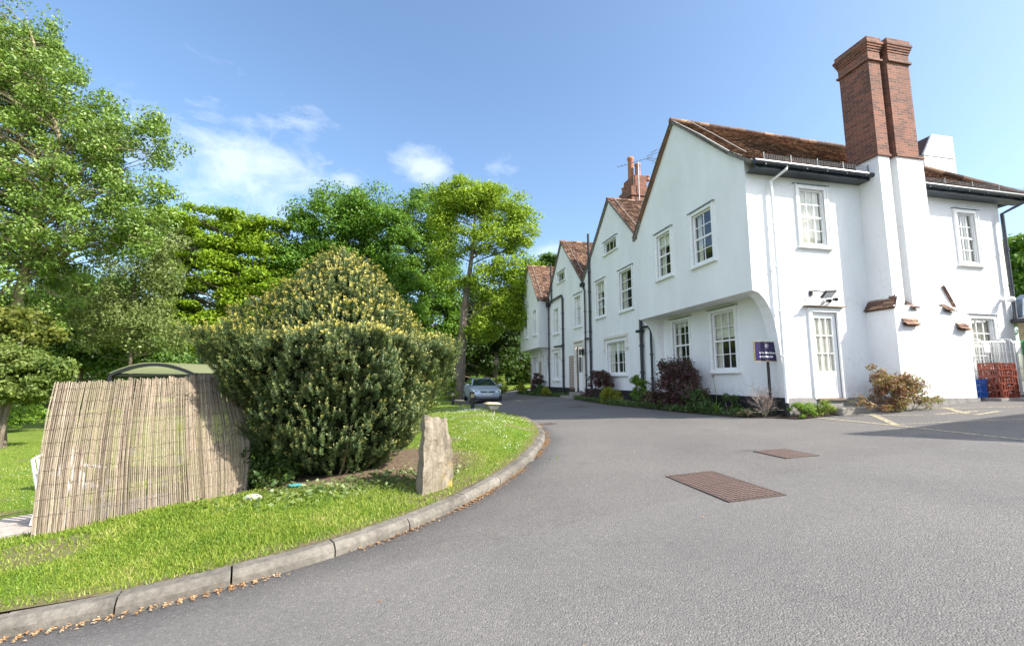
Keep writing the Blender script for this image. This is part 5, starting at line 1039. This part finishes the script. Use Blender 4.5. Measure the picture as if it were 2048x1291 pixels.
tree('poplar_tree', 'tall poplar with pale limbs and small glossy leaves at the left edge', 'tree', (-25, 800), 19,
     [(0, 60, 110, 90), (10, 130, 120, 110), (90, 190, 130, 90), (150, 250, 110, 75), (235, 285, 95, 62), (290, 250, 50, 45), (-110, 180, 170, 200), (70, 330, 150, 100), (210, 385, 130, 60), (320, 375, 48, 40), (325, 300, 35, 45), (300, 440, 60, 45), (100, 470, 170, 75), (240, 470, 90, 55), (-90, 420, 170, 120), (40, 560, 130, 70), (10, 650, 90, 50)],
     1050, 120, .46, .12, G1, BARKP, .20, trunk=[(25, 650), (68, 470), (95, 380), (120, 280), (90, 170), (60, 60)], flat=.8, up=.3, nbr=330, shell=.3, twigs=2, limbs=[([(15, 640), (55, 520), (78, 440), (100, 402), (138, 370), (180, 326), (215, 280)], .14), ([(70, 470), (110, 432), (170, 396), (240, 376), (300, 372)], .09), ([(-30, 380), (0, 332), (48, 280), (70, 225), (78, 150)], .13),
     ([(-10, 600), (20, 562), (62, 540), (112, 516), (152, 490)], .08), ([(60, 300), (100, 262), (142, 236), (190, 215)], .06), ([(30, 230), (36, 190), (46, 150), (56, 118)], .06), ([(90, 410), (150, 330), (230, 300), (290, 262)], .06)])
tree('scrub_tree', 'thin pale grey-green tree with fine twiggy crown behind the reed screen', 'tree', (262, 815), 24, [(275, 560, 75, 75), (240, 640, 90, 70), (300, 660, 70, 60), (180, 600, 80, 60), (330, 500, 40, 50)], 190, 150, .62, .12, G6, BARK, .14, flat=.8, up=.2, nbr=120, shell=.3, twigs=3)
tree('sycamore_tree', 'bright yellow-green rounded sycamore left of the dark bigger trees', 'tree', (482, 800), 36,
     [(430, 462, 100, 48), (365, 500, 70, 50), (490, 490, 55, 45), (420, 545, 100, 45), (320, 470, 60, 50), (395, 610, 85, 48), (345, 660, 85, 50), (440, 665, 75, 50), (500, 585, 60, 50), (520, 650, 55, 50), (535, 470, 45, 40), (545, 560, 50, 55), (300, 600, 60, 60)],
     420, 250, 1.0, .22, G2, BARK, .42, trunk=[(482, 700), (478, 600), (470, 530), (450, 450)], flat=.38, up=.9, nbr=70)
tree('dark_sycamore_tree', 'broad dark green sycamore filling the middle behind the clipped yew', 'tree', (720, 800), 38,
     [(680, 445, 95, 70), (610, 475, 60, 60), (755, 445, 80, 68), (640, 540, 90, 60), (740, 540, 100, 60), (580, 560, 60, 70), (590, 650, 70, 60), (800, 600, 60, 60), (790, 510, 50, 60)], 400, 240, 1.0, .21, G3, BARK, .5, flat=.6, up=.6, nbr=70)
tree('oak_tree', 'dark open oak between the broad sycamore and the yellow-green ash', 'tree', (845, 800), 41, [(845, 435, 62, 60), (860, 520, 55, 60), (820, 600, 55, 70), (870, 640, 60, 60), (890, 560, 40, 60), (830, 700, 70, 40)], 210, 220, 1.0, .21, G3, BARK, .4, flat=.6, up=.5, nbr=60)
tree('ash_tree', 'slender yellow-green ash with bare forking trunk behind the parked car', 'tree', (917, 775), 33,
     [(940, 392, 62, 40), (895, 400, 38, 38), (890, 450, 34, 34), (1000, 415, 55, 42), (1042, 460, 36, 46), (1050, 510, 25, 25), (985, 480, 70, 30), (1015, 540, 45, 28), (905, 500, 30, 25), (1040, 560, 30, 25), (1000, 610, 45, 30), (1030, 620, 35, 45), (965, 650, 40, 30), (960, 560, 40, 30), (900, 560, 30, 25)],
     440, 125, .7, .16, G4, BARK, .36, trunk=[(924, 690), (929, 610), (938, 555), (945, 500), (950, 430)], flat=.6, up=.6, nbr=75, shell=.45)
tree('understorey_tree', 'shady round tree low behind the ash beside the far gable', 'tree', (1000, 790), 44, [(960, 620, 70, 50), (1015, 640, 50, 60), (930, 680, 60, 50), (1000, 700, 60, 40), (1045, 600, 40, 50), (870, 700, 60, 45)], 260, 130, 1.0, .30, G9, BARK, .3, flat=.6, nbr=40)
tree('holly_tree', 'dense glossy dark tree behind the left half of the reed screen', 'tree', (150, 810), 27, [(130, 640, 90, 80), (210, 700, 90, 55), (60, 690, 60, 70), (180, 590, 70, 50), (290, 720, 60, 40)], 300, 140, .8, .2, G5, BARK, .25, flat=.7, nbr=50)
tree('golden_conifer', 'dull golden conifer low at the left picture edge', 'tree', (10, 830), 16, [(20, 655, 60, 36), (-40, 700, 80, 60), (60, 670, 30, 25)], 150, 160, .5, .13, G7, BARK, .16, flat=.35, up=.2, nbr=40)
tree('hawthorn_tree', 'pale leafy hawthorn with stout trunk at the lawn edge far left', 'tree', (-4, 868), 15.5, [(20, 715, 60, 26), (88, 752, 34, 22), (50, 740, 50, 30), (-40, 740, 80, 50), (30, 782, 60, 20), (110, 735, 22, 18), (5, 690, 40, 20)], 210, 130, .36, .11, G8, BARK, .11, flat=.55, up=.4, nbr=50)
tree('broadleaf_tree', 'leafy green tree beyond the right corner of the white house', 'tree', (2085, 800), 32, [(2075, 500, 55, 50), (2040, 520, 25, 45), (2080, 600, 60, 60), (2130, 540, 60, 80)], 150, 130, .8, .24, G3, BARK, .3, nbr=40)
tree('cedar_tree', 'dull dark cedar top rising behind the far gable roof', 'tree', (1100, 770), 60, [(1098, 522, 22, 14), (1110, 560, 30, 22), (1085, 545, 20, 18)], 120, 110, .9, .3, G5, BARK, .4, flat=.3, nbr=20)
# far wood: one dark mass that closes the view under the crowns
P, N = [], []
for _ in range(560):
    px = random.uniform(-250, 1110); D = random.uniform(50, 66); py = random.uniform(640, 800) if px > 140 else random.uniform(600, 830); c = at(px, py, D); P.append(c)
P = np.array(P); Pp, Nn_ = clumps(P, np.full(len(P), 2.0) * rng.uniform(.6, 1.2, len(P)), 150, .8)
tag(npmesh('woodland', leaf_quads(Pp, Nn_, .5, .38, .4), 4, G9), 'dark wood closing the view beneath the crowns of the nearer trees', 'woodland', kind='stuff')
def shrub(name, lab, cat, c, r, n, leaf, mat, grp=None, stems=8, flat=None, up=.4, asp=.6, zmin=None, nclump=None, stemmat=None, crs=.3):
    c = np.array(c, float); r = np.array(r, float); t = thing(name, lab, cat, (c[0], c[1], c[2]), grp); O = off(t); k = nclump or max(10, n // 60)
    hz = rng.random(k) ** .8; an_ = rng.uniform(0, 2 * np.pi, k); ra = np.sqrt(rng.random(k)) * (1.0 - .62 * hz ** 1.7) * (1 + .22 * np.sin(an_ * 3 + c[1] * 5))
    C = c + np.c_[np.cos(an_) * ra * r[0], np.sin(an_) * ra * r[1], (.06 + .86 * hz * rng.uniform(.82, 1.12, k)) * r[2]]
    p, N = clumps(C, crs * min(r) * rng.uniform(.7, 1.5, k), n // k, .8); p[:, 2] = np.maximum(p[:, 2], c[2] + .005)
    npmesh('foliage', leaf_quads(p, N, leaf, leaf * asp, up), 4, mat, t, O)
    m = MB()
    for i in range(min(stems, k)): branch(m, c + (random.uniform(-.2, .2) * r[0], random.uniform(-.2, .2) * r[1], -.05), C[i], .012, .004, n=4)
    m.build('stem', stemmat or BARK, t, O); return t
PUR = M_leaf('purple_leaf', [(.02, .008, .012), (.06, .018, .028), (.12, .035, .05), (.20, .07, .09)], .25, .5)
PINK = M_leaf('photinia_leaf', [(.07, .13, .025), (.27, .06, .045), (.30, .13, .09), (.18, .21, .05), (.40, .28, .22)], .3, .7)
YEL = M_leaf('yellow_green_leaf', [(.08, .10, .01), (.20, .22, .02), (.34, .33, .04), (.42, .40, .07)], .35, .3)
BAM = M_leaf('bright_green_leaf', [(.04, .09, .01), (.10, .20, .02), (.18, .30, .03), (.28, .38, .06)], .4, .4)
GRN = M_leaf('mid_green_leaf', [(.02, .045, .012), (.05, .10, .025), (.10, .17, .05), (.17, .23, .09)], .3, .5)
VAR = M_leaf('variegated_leaf', [(.06, .14, .02), (.16, .26, .03), (.34, .38, .07), (.50, .48, .18)], .3, .5)
def gz(x, y): return float(g(x, y)) + .03
shrub('bramble_bank', 'low ferny green plants at the far lawn edge beside the hawthorn', 'plants', (*at(35, 850, 23)[:2], -2.25), (2.2, .9, .95), 2600, .16, BAM)
q = at(903, 785, 33); shrub('leafy_bush', 'pale green leafy bush left of the parked car', 'bush', (q[0], q[1], -1.35), (.9, .8, 1.5), 2600, .14, VAR)
q = at(996, 778, 38); shrub('leafy_bush', 'yellow-green variegated bush right of the parked car', 'bush', (q[0], q[1], -1.2), (.95, .8, 1.5), 2800, .14, VAR)
q = at(955, 778, 40); shrub('leafy_bush', 'green bush just showing above the roof of the parked car', 'bush', (q[0], q[1], -1.4), (1.5, .8, 1.75), 2200, .15, BAM)
shrub('purple_shrub', 'large purple-leaved shrub under the two near ground floor windows', 'shrub', (7.98, 12.75, gz(8, 13.)), (.62, 1.45, 1.5), 9000, .085, PUR, asp=.42)
shrub('purple_shrub', 'purple shrub growing below the mullioned kitchen window', 'shrub', (8.1, 18.9, gz(8, 18.9)), (.5, 1.3, 1.35), 4200, .09, PUR, asp=.42)
shrub('purple_shrub', 'sparse purple shrub beneath the far jettied gable', 'shrub', (8.15, 29.6, gz(8, 29.6)), (.45, 1.5, 1.35), 2200, .10, PUR, asp=.45)
shrub('bamboo_plant', 'bright yellow-green leafy plant in front of the paired black pipes', 'plant', (8.0, 15.2, gz(8, 15.2)), (.35, .55, 1.15), 1500, .13, BAM, asp=.25)
shrub('yellow_bush', 'low yellow-green bush in front of the middle purple shrub', 'bush', (7.65, 17.0, gz(7.6, 17)), (.4, .7, .62), 2600, .05, YEL)
shrub('yellow_bush', 'low yellow bush near the far end of the bed', 'bush', (7.75, 32.5, gz(7.6, 32)), (.45, 1.1, .7), 1600, .08, YEL)
shrub('yellow_bush', 'small yellow plant left of the front door steps', 'bush', (7.75, 26.3, gz(7.6, 26)), (.35, .7, .55), 1200, .07, YEL)
shrub('green_shrub', 'grey-green small-leaved shrub right of the big purple shrub', 'shrub', (7.85, 11.55, gz(7.9, 11.5)), (.40, .62, .62), 3600, .05, GRN)
shrub('green_shrub', 'green leafy clump left of the small yellow plant', 'shrub', (7.9, 28.0, gz(7.9, 28)), (.4, .9, .6), 1300, .09, GRN)
shrub('spiky_plant', 'blue-green fleshy plant against the black plinth behind the strap leaves', 'plant', (8.25, 10.75, gz(8.3, 10.7)), (.25, .35, .55), 700, .09, GRN, asp=.35)
shrub('photinia_shrub', 'pink and bronze leaved photinia in front of the white chimney base', 'shrub', (10.72, 8.34, gz(10.75, 8.3)), (.98, .36, .78), 5200, .075, PINK, asp=.36, crs=.36)
t = thing('photinia_sprig', 'lone tall red-leaved sprig beside the white side door', 'shrub', (10.42, 8.5, gz(10.4, 8.5))); m = MB(); O = off(t)
b0_ = np.array([10.5, 8.5, gz(10.4, 8.5)]); tips = [np.array([10.36, 8.5, .12]), np.array([10.22, 8.45, .30]), np.array([10.5, 8.45, .18]), np.array([10.32, 8.5, .02])]
for q in tips: branch(m, b0_, q, .012, .004, .04)
m.build('stem', BARK, t, O); Pq, Nq = clumps(np.array(tips), np.full(4, .10), 60, .8); npmesh('foliage', leaf_quads(Pq, Nq, .075, .026, .3), 4, PINK, t, O)
shrub('leafy_weeds', 'low pale green weeds at the house corner by the sign post', 'plants', (8.75, 8.9, gz(8.75, 8.9)), (.38, .22, .34), 1500, .045, BAM)
shrub('leafy_weeds', 'low silvery green weeds at the left of the doorstep', 'plants', (9.25, 8.85, gz(9.2, 8.85)), (.34, .2, .3), 1500, .04, VAR)
shrub('dry_tuft', 'dry straw-coloured tuft at the foot of the bare twiggy shrub', 'plants', (8.0, 9.75, gz(8, 9.75)), (.28, .22, .16), 900, .06, M_leaf('straw_leaf', [(.14, .10, .05), (.28, .21, .11), (.36, .30, .17)], .2, .2), asp=.15)
for x, y, s, lab in ((7.72, 10.6, .42, 'strap-leaved clump with one tall seed stalk at the sunny end of the bed'), (7.6, 13.2, .45, 'strap-leaved clump in front of the big purple shrub'), (7.8, 18.0, .4, 'strap-leaved clump beside the low yellow-green bush')):
    z = gz(x, y); t = thing('strap_leaf_plant', lab, 'plant', (x, y, z), 'strap-leaved clumps in the bed'); O = off(t); m = MB()
    for k in range(16):
        a = random.uniform(0, 6.28); L = s * random.uniform(.7, 1.2); d = np.array([math.cos(a), math.sin(a), 0]); w = np.array([-d[1], d[0], 0]) * .018; pts = [np.array([x, y, z]) + d * (.5 * L * u ** 1.5) + np.array([0, 0, L * (1.15 * u - .55 * u ** 3)]) for u in np.linspace(0, 1, 6)]
        for i in range(5): m.quad(pts[i] - w * (1 - i / 6), pts[i] + w * (1 - i / 6), pts[i + 1] + w * (1 - (i + 1) / 6), pts[i + 1] - w * (1 - (i + 1) / 6))
    m.build('leaf_tuft', BAM, t, O); m = MB(); hh = s * random.uniform(1.9, 2.4); m.tube([(x, y, z), (x + .03, y, z + hh * .5), (x - .04, y, z + hh)], .007, 5); m.build('stalk', BAM, t, O); m = MB(); m.sphere((x - .04, y, z + hh), .035, 8, 6); m.build('seed_head', plain('dry_seed_head', (.18, .12, .10), .9), t, O)
t = thing('bare_shrub', 'bare grey twiggy shrub beside the purple sign post', 'shrub', (8.22, 9.5, gz(8.2, 9.5))); O = off(t); m = MB()
def twig(p, d, L, r, lev):
    q = p + d * L; mid = p + d * L * .5 + rng.normal(0, .06 * L, 3); m.tube([p, mid, q], [r, r * .85, r * .65], 5, cap=False)
    if lev > 0:
        for _ in range(random.choice((2, 3, 3)) if lev > 1 else 3):
            nd = unit((d + rng.normal(0, .5, 3) + np.array([-.08, 0, .12]))[None])[0]; twig(q if random.random() < .6 else mid, nd, L * random.uniform(.55, .85), r * .6, lev - 1)
for k in range(9): twig(np.array([8.22, 9.5, gz(8.2, 9.5) - .03]), unit(np.array([[random.uniform(-.75, .35), random.uniform(-.4, .2), .75]]))[0], random.uniform(.24, .36), .011, 4)
m.build('twig', plain('grey_twig', (.36, .28, .23), .85, 0, .25, 12, .2), t, O)
# ground cover in the bed
n = 5200; y = rng.uniform(9.4, 33.5, n) ** 1; x = np.interp(y, [9.25, 9.8, 12, 16, 19, 21.5, 22, 24, 24.2, 28, 34], [8.3, 7.75, 7.45, 7.35, 7.5, 7.7, 8.3, 8.3, 8.0, 7.6, 7.6]) + rng.random(n) ** 2 * .7
P = np.c_[x, y, g(x, y) + .03 + rng.random(n) * .16]; tag(npmesh('ground_cover', leaf_quads(P, np.tile([0, 0, 1.], (n, 1)), .085, .05, .6), 4, GRN), 'low mixed leaves edging the planting bed along the front', 'plants', kind='stuff')
# ------------------------------------------------------------------ clipped yew
YC = np.array([-.975, 6.35]); ul = np.array([.977, -.212]); uf = np.array([.212, .977])
YPROF = [(-1.12, .55), (-.97, .74), (-.82, .95), (-.5, 1.13), (-.2, 1.27), (.2, 1.40), (.40, 1.44), (.46, 1.40), (.49, 1.15), (.66, 1.04), (.86, .91), (1.06, .75), (1.30, .53), (1.5, .33), (1.60, .15), (1.63, .03)]
yz = np.array([p[0] for p in YPROF]); yr = np.array([p[1] for p in YPROF])
seg = np.r_[0, np.cumsum(np.hypot(np.diff(yz), np.diff(yr)))]
def ysurf(th, s):
    z = np.interp(s, seg, yz); r = np.interp(s, seg, yr); lo = z < .5
    c, sn = np.cos(th), np.sin(th)
    r = r * (1 + .10 * np.clip(-c - .15, 0, 1) * np.exp(-((z - .62) / .22) ** 2) * (z > .44))
    r = r * (1 - .15 * np.clip(-c, 0, 1) * np.exp(-((z - .34) / .20) ** 2)); r = r * (1 + .12 * np.clip(-c, 0, 1) * np.exp(-((z - .85) / .25) ** 2))
    fl = 1 + np.where(lo, .13, .07) * (np.abs(np.sin(th * 11 + 1.5 * np.sin(th * 3) + .8 * np.sin(z * 5 + th * 2))) - .72) + .045 * np.sin(th * 5 + z * 4) + .045 * np.sin(th * 13 - z * 11 + 2 * np.sin(th * 4)) + .03 * np.sin(th * 27 + z * 19)
    r = r * fl; x = r * c * (.94 + .08 * (c > 0) * lo); y = r * sn * .82
    # the lobe that hangs over the reed screen on the left
    lob = np.exp(-((th - 3.65) / .38) ** 2) * np.exp(-((z - .36) / .30) ** 2); x = x - .10 * lob; y = y - .46 * lob
    # lower right is cut back along the bank
    return np.stack([YC[0] + ul[0] * x + uf[0] * y, YC[1] + ul[1] * x + uf[1] * y, z + .05 * np.sin(th * 4) * (z > .3)], -1)
yw = thing('clipped_yew', 'large clipped yew with flat shelf and domed top beside the reed screen', 'bush', (YC[0], YC[1], -1.15)); O = off(yw)
n = 10500; wts = np.interp((seg[1:] + seg[:-1]) / 2, seg, yr) * np.diff(seg) * np.where((yz[1:] > .0) & (yz[1:] < .48), 1.9, 1.0); si = rng.choice(len(wts), n, p=wts / wts.sum()); s = seg[si] + rng.random(n) * np.diff(seg)[si]
th = rng.uniform(0, 2 * np.pi, n); P0 = ysurf(th, s); Pi = ysurf(th, s) * .0 + np.c_[np.full(n, YC[0]), np.full(n, YC[1]), P0[:, 2]]
outw = unit(P0 - Pi); P0 = P0 - outw * (rng.random(n) ** 1.5 * .16)[:, None]
ax_d = unit(outw * rng.uniform(.25, 1.0, n)[:, None] + np.array([0, 0, 1.0]) + rng.normal(0, .16, (n, 3))); Lp = rng.uniform(.07, .17, n)
nb = 30; u_ = rng.random((n, nb)); a = unit(np.cross(ax_d, rng.normal(0, 1, (n, 3)))); b_ = np.cross(ax_d, a); an = rng.uniform(0, 2 * np.pi, (n, nb))
rad = a[:, None] * np.cos(an)[..., None] + b_[:, None] * np.sin(an)[..., None]
ctr = P0[:, None] + ax_d[:, None] * (u_ * Lp[:, None])[..., None]
dirn = unit(rad + ax_d[:, None] * .65 + rng.normal(0, .15, rad.shape)); Ln = (.036 * rng.uniform(.7, 1.3, (n, nb)) * (1.1 - .45 * u_))[..., None]; wv = unit(np.cross(dirn, ax_d[:, None])) * .0056
q4 = np.stack([ctr - wv, ctr + dirn * Ln * .6 - wv * 1.1, ctr + dirn * Ln + ax_d[:, None] * .004, ctr + dirn * Ln * .6 + wv * 1.1], 2).reshape(-1, 3)
fresh = np.clip(rng.normal(.5, .38, n) + .35 * np.sin(P0[:, 0] * 6) * np.sin(P0[:, 2] * 7 + P0[:, 1] * 5) + .25 * (P0[:, 2] > .45), 0, 1)
fresh *= np.where(P0[:, 2] > .42, 1.0, .42); tipv = np.clip((u_ - .62) / .25, 0, 1) * fresh[:, None]
YM = M_leaf('yew_needle', [(.026, .052, .018), (.06, .098, .034), (.11, .155, .052), (.19, .215, .085)], .18, .45, .8, attr=(.52, .43, .085))
npmesh('foliage', q4, 4, YM, yw, O, attr={'tip': np.repeat(tipv.ravel(), 4)})
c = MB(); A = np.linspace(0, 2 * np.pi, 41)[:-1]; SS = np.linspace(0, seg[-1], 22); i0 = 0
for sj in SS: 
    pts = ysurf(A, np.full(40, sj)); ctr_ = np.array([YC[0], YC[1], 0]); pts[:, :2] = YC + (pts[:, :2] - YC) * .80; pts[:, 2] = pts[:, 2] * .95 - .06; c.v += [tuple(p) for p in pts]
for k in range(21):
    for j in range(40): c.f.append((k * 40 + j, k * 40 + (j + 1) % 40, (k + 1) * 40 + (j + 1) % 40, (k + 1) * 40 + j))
c.build('inner_core', plain('dark_yew_core', (.012, .017, .008), .95, 0, .5, 14, .8, .05), yw, O)  # closed, very dark shell behind the needles; stops views through the foliage
m = MB()
for k in range(22):
    a = random.uniform(0, 6.28); s0 = random.uniform(.1, 1.1); p1 = ysurf(np.array([a]), np.array([s0 + .3]))[0]; p1[:2] = YC + (p1[:2] - YC) * .74; p0 = np.array([YC[0] + .5 * (p1[0] - YC[0]), YC[1] + .5 * (p1[1] - YC[1]), -1.2]); branch(m, p0, p1, .016, .005, .05, 5)
m.build('stem', WSTEEL, yw, O)
IVY = M_leaf('ivy_leaf', [(.03, .06, .015), (.08, .14, .03), (.20, .25, .10), (.38, .38, .22)], .25, .5)
n = 1000; x = rng.normal(-.35, .75, n); y = rng.normal(5.55, .22, n) + .35 * np.clip(x, -1, 1.3); kd = kdist(x, y); ok = (kd > .45); x, y = x[ok], y[ok]
P = np.c_[x, y, zv(x, y) + rng.random(len(x)) * .07]; tag(npmesh('ivy', leaf_quads(P, np.tile([0, 0, 1.], (len(P), 1)), .045, .035, .5), 4, IVY), 'ivy creeping over bare soil under the clipped yew', 'ivy', kind='stuff')
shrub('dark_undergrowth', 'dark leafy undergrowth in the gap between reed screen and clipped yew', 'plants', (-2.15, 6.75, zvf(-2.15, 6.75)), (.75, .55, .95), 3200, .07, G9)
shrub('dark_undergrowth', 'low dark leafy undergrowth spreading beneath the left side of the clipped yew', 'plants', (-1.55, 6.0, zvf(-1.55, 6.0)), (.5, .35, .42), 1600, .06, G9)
lb = MB(); q = at(600, 972, 5.2); zz = zvf(q[0], q[1])
for k in range(7): lb.sphere((q[0] + random.uniform(-.08, .08), q[1] + random.uniform(-.03, .03), zz + .02), .035, 7, 5, (1.4, .7, .5))
tag(lb.build('litter_bag', plain('turquoise_plastic', (.05, .26, .28), .35, 0, .3, 20, .4)), 'crumpled turquoise plastic bag lying under the clipped yew', 'litter')
# ------------------------------------------------------------------ grass, daisies, dead leaves
def on_turf(x, y):
    K = KC[::2]; Nn = NL[::2]; out = np.zeros(len(x), bool); kd = np.empty(len(x))
    for i in range(0, len(x), 4000):
        dx = x[i:i + 4000, None] - K[None, :, 0]; dy = y[i:i + 4000, None] - K[None, :, 1]; d2 = dx * dx + dy * dy; j = d2.argmin(1); r = np.arange(len(j)); kd[i:i + 4000] = np.sqrt(d2[r, j]); out[i:i + 4000] = (dx[r, j] * Nn[j, 0] + dy[r, j] * Nn[j, 1]) > .14
    return out, kd
n = 330000; d = np.exp(rng.uniform(math.log(3.2), math.log(26), n)); az = HEAD + rng.uniform(R(-52), R(4), n); x, y = d * np.sin(az), d * np.cos(az)
ok, kd = on_turf(x, y); x, y, d, kd = x[ok], y[ok], d[ok], kd[ok]
sm_ = soilmask(x, y); f_ = (x + 3.25) * -.43 + (y - 4.72) * .9
ok = (rng.random(len(x)) > sm_ * 1.25) & ~((f_ > 1.8) & (f_ < 3.75) & (x < -2.2) & (x > -7)) ; x, y, d, kd = x[ok], y[ok], d[ok], kd[ok]; n = len(x)
z = zv(x, y); h = rng.uniform(.010, .034, n) * np.where(f_[ok] > .4, .6, 1) * (1 + .012 * d) * np.interp(np.sin(x * 2.3 + 1) * np.sin(y * 2.9), [-1, 1], [.7, 1.3]); w = .0032 * (1 + d / 5)
a = rng.uniform(0, 2 * np.pi, n); dv = np.c_[np.cos(a), np.sin(a)]; le = rng.normal(0, .5, (n, 2)) * h[:, None]
tri = np.stack([np.c_[x - dv[:, 0] * w, y - dv[:, 1] * w, z - .005], np.c_[x + dv[:, 0] * w, y + dv[:, 1] * w, z - .005], np.c_[x + le[:, 0], y + le[:, 1], z + h]], 1).reshape(-1, 3)
GR = M_leaf('grass_blade', [(.07, .135, .014), (.155, .25, .026), (.28, .335, .05), (.49, .43, .19)], .4, .25, .55)
tag(npmesh('grass', tri, 3, GR), 'short bright green grass on the bank and lawn', 'grass', kind='stuff')
n = 3000; x = np.r_[rng.normal(1.6, .9, n), rng.uniform(-9, -5, 500), rng.normal(1.9, .5, 1600)]; y = np.r_[rng.normal(9.3, 1.9, n), rng.uniform(7, 13, 500), rng.normal(15, 2.6, 1600)]
ok, kd = on_turf(x, y); ok &= kd > .25; nzv = np.sin(x * 5.1 + 2 * np.sin(y * 2.2)) * np.sin(y * 4.3 + x); ok &= (nzv > rng.uniform(-.5, .9, len(x))) | (x < -4); x, y = x[ok], y[ok]
P = np.c_[x, y, zv(x, y) + .045]; tag(npmesh('daisies', leaf_quads(P, np.tile([0, -.35, 1.], (len(P), 1)), .012, .014, .5, .25), 4, plain('daisy_petal', (.78, .78, .74), .8, 0, .05, 9, 0)), 'white daisies scattered over the grass at the kerb tip', 'daisies', kind='stuff')
s_ = rng.random(13000) ** .8; i = (s_ * 330).astype(int) + 20; off_ = -np.abs(rng.normal(0, .045, len(i))) - .006; patch = np.sin(i * .35) + np.sin(i * .13 + 1) > rng.uniform(-1.5, 1.2, len(i)); i, off_ = i[patch], off_[patch]
x = KC[i, 0] + NL[i, 0] * off_ + rng.normal(0, .01, len(i)); y = KC[i, 1] + NL[i, 1] * off_ + rng.normal(0, .01, len(i))
x = np.r_[x, rng.uniform(-2, 7, 90)]; y = np.r_[y, rng.uniform(2.2, 8, 90)]; ok, _ = on_turf(x, y); x, y = x[~ok], y[~ok]
P = np.c_[x, y, g(x, y) + .008 + rng.random(len(x)) * .008]; DL = M_leaf('dead_leaf', [(.16, .06, .025), (.36, .17, .07), (.50, .31, .15), (.60, .50, .36)], .1, .2)
tag(npmesh('dead_leaves', leaf_quads(P, np.tile([0, 0, 1.], (len(P), 1)), .018, .010, .9, .35), 4, DL), 'orange brown dead leaves drifted along the foot of the kerb', 'leaves', kind='stuff')
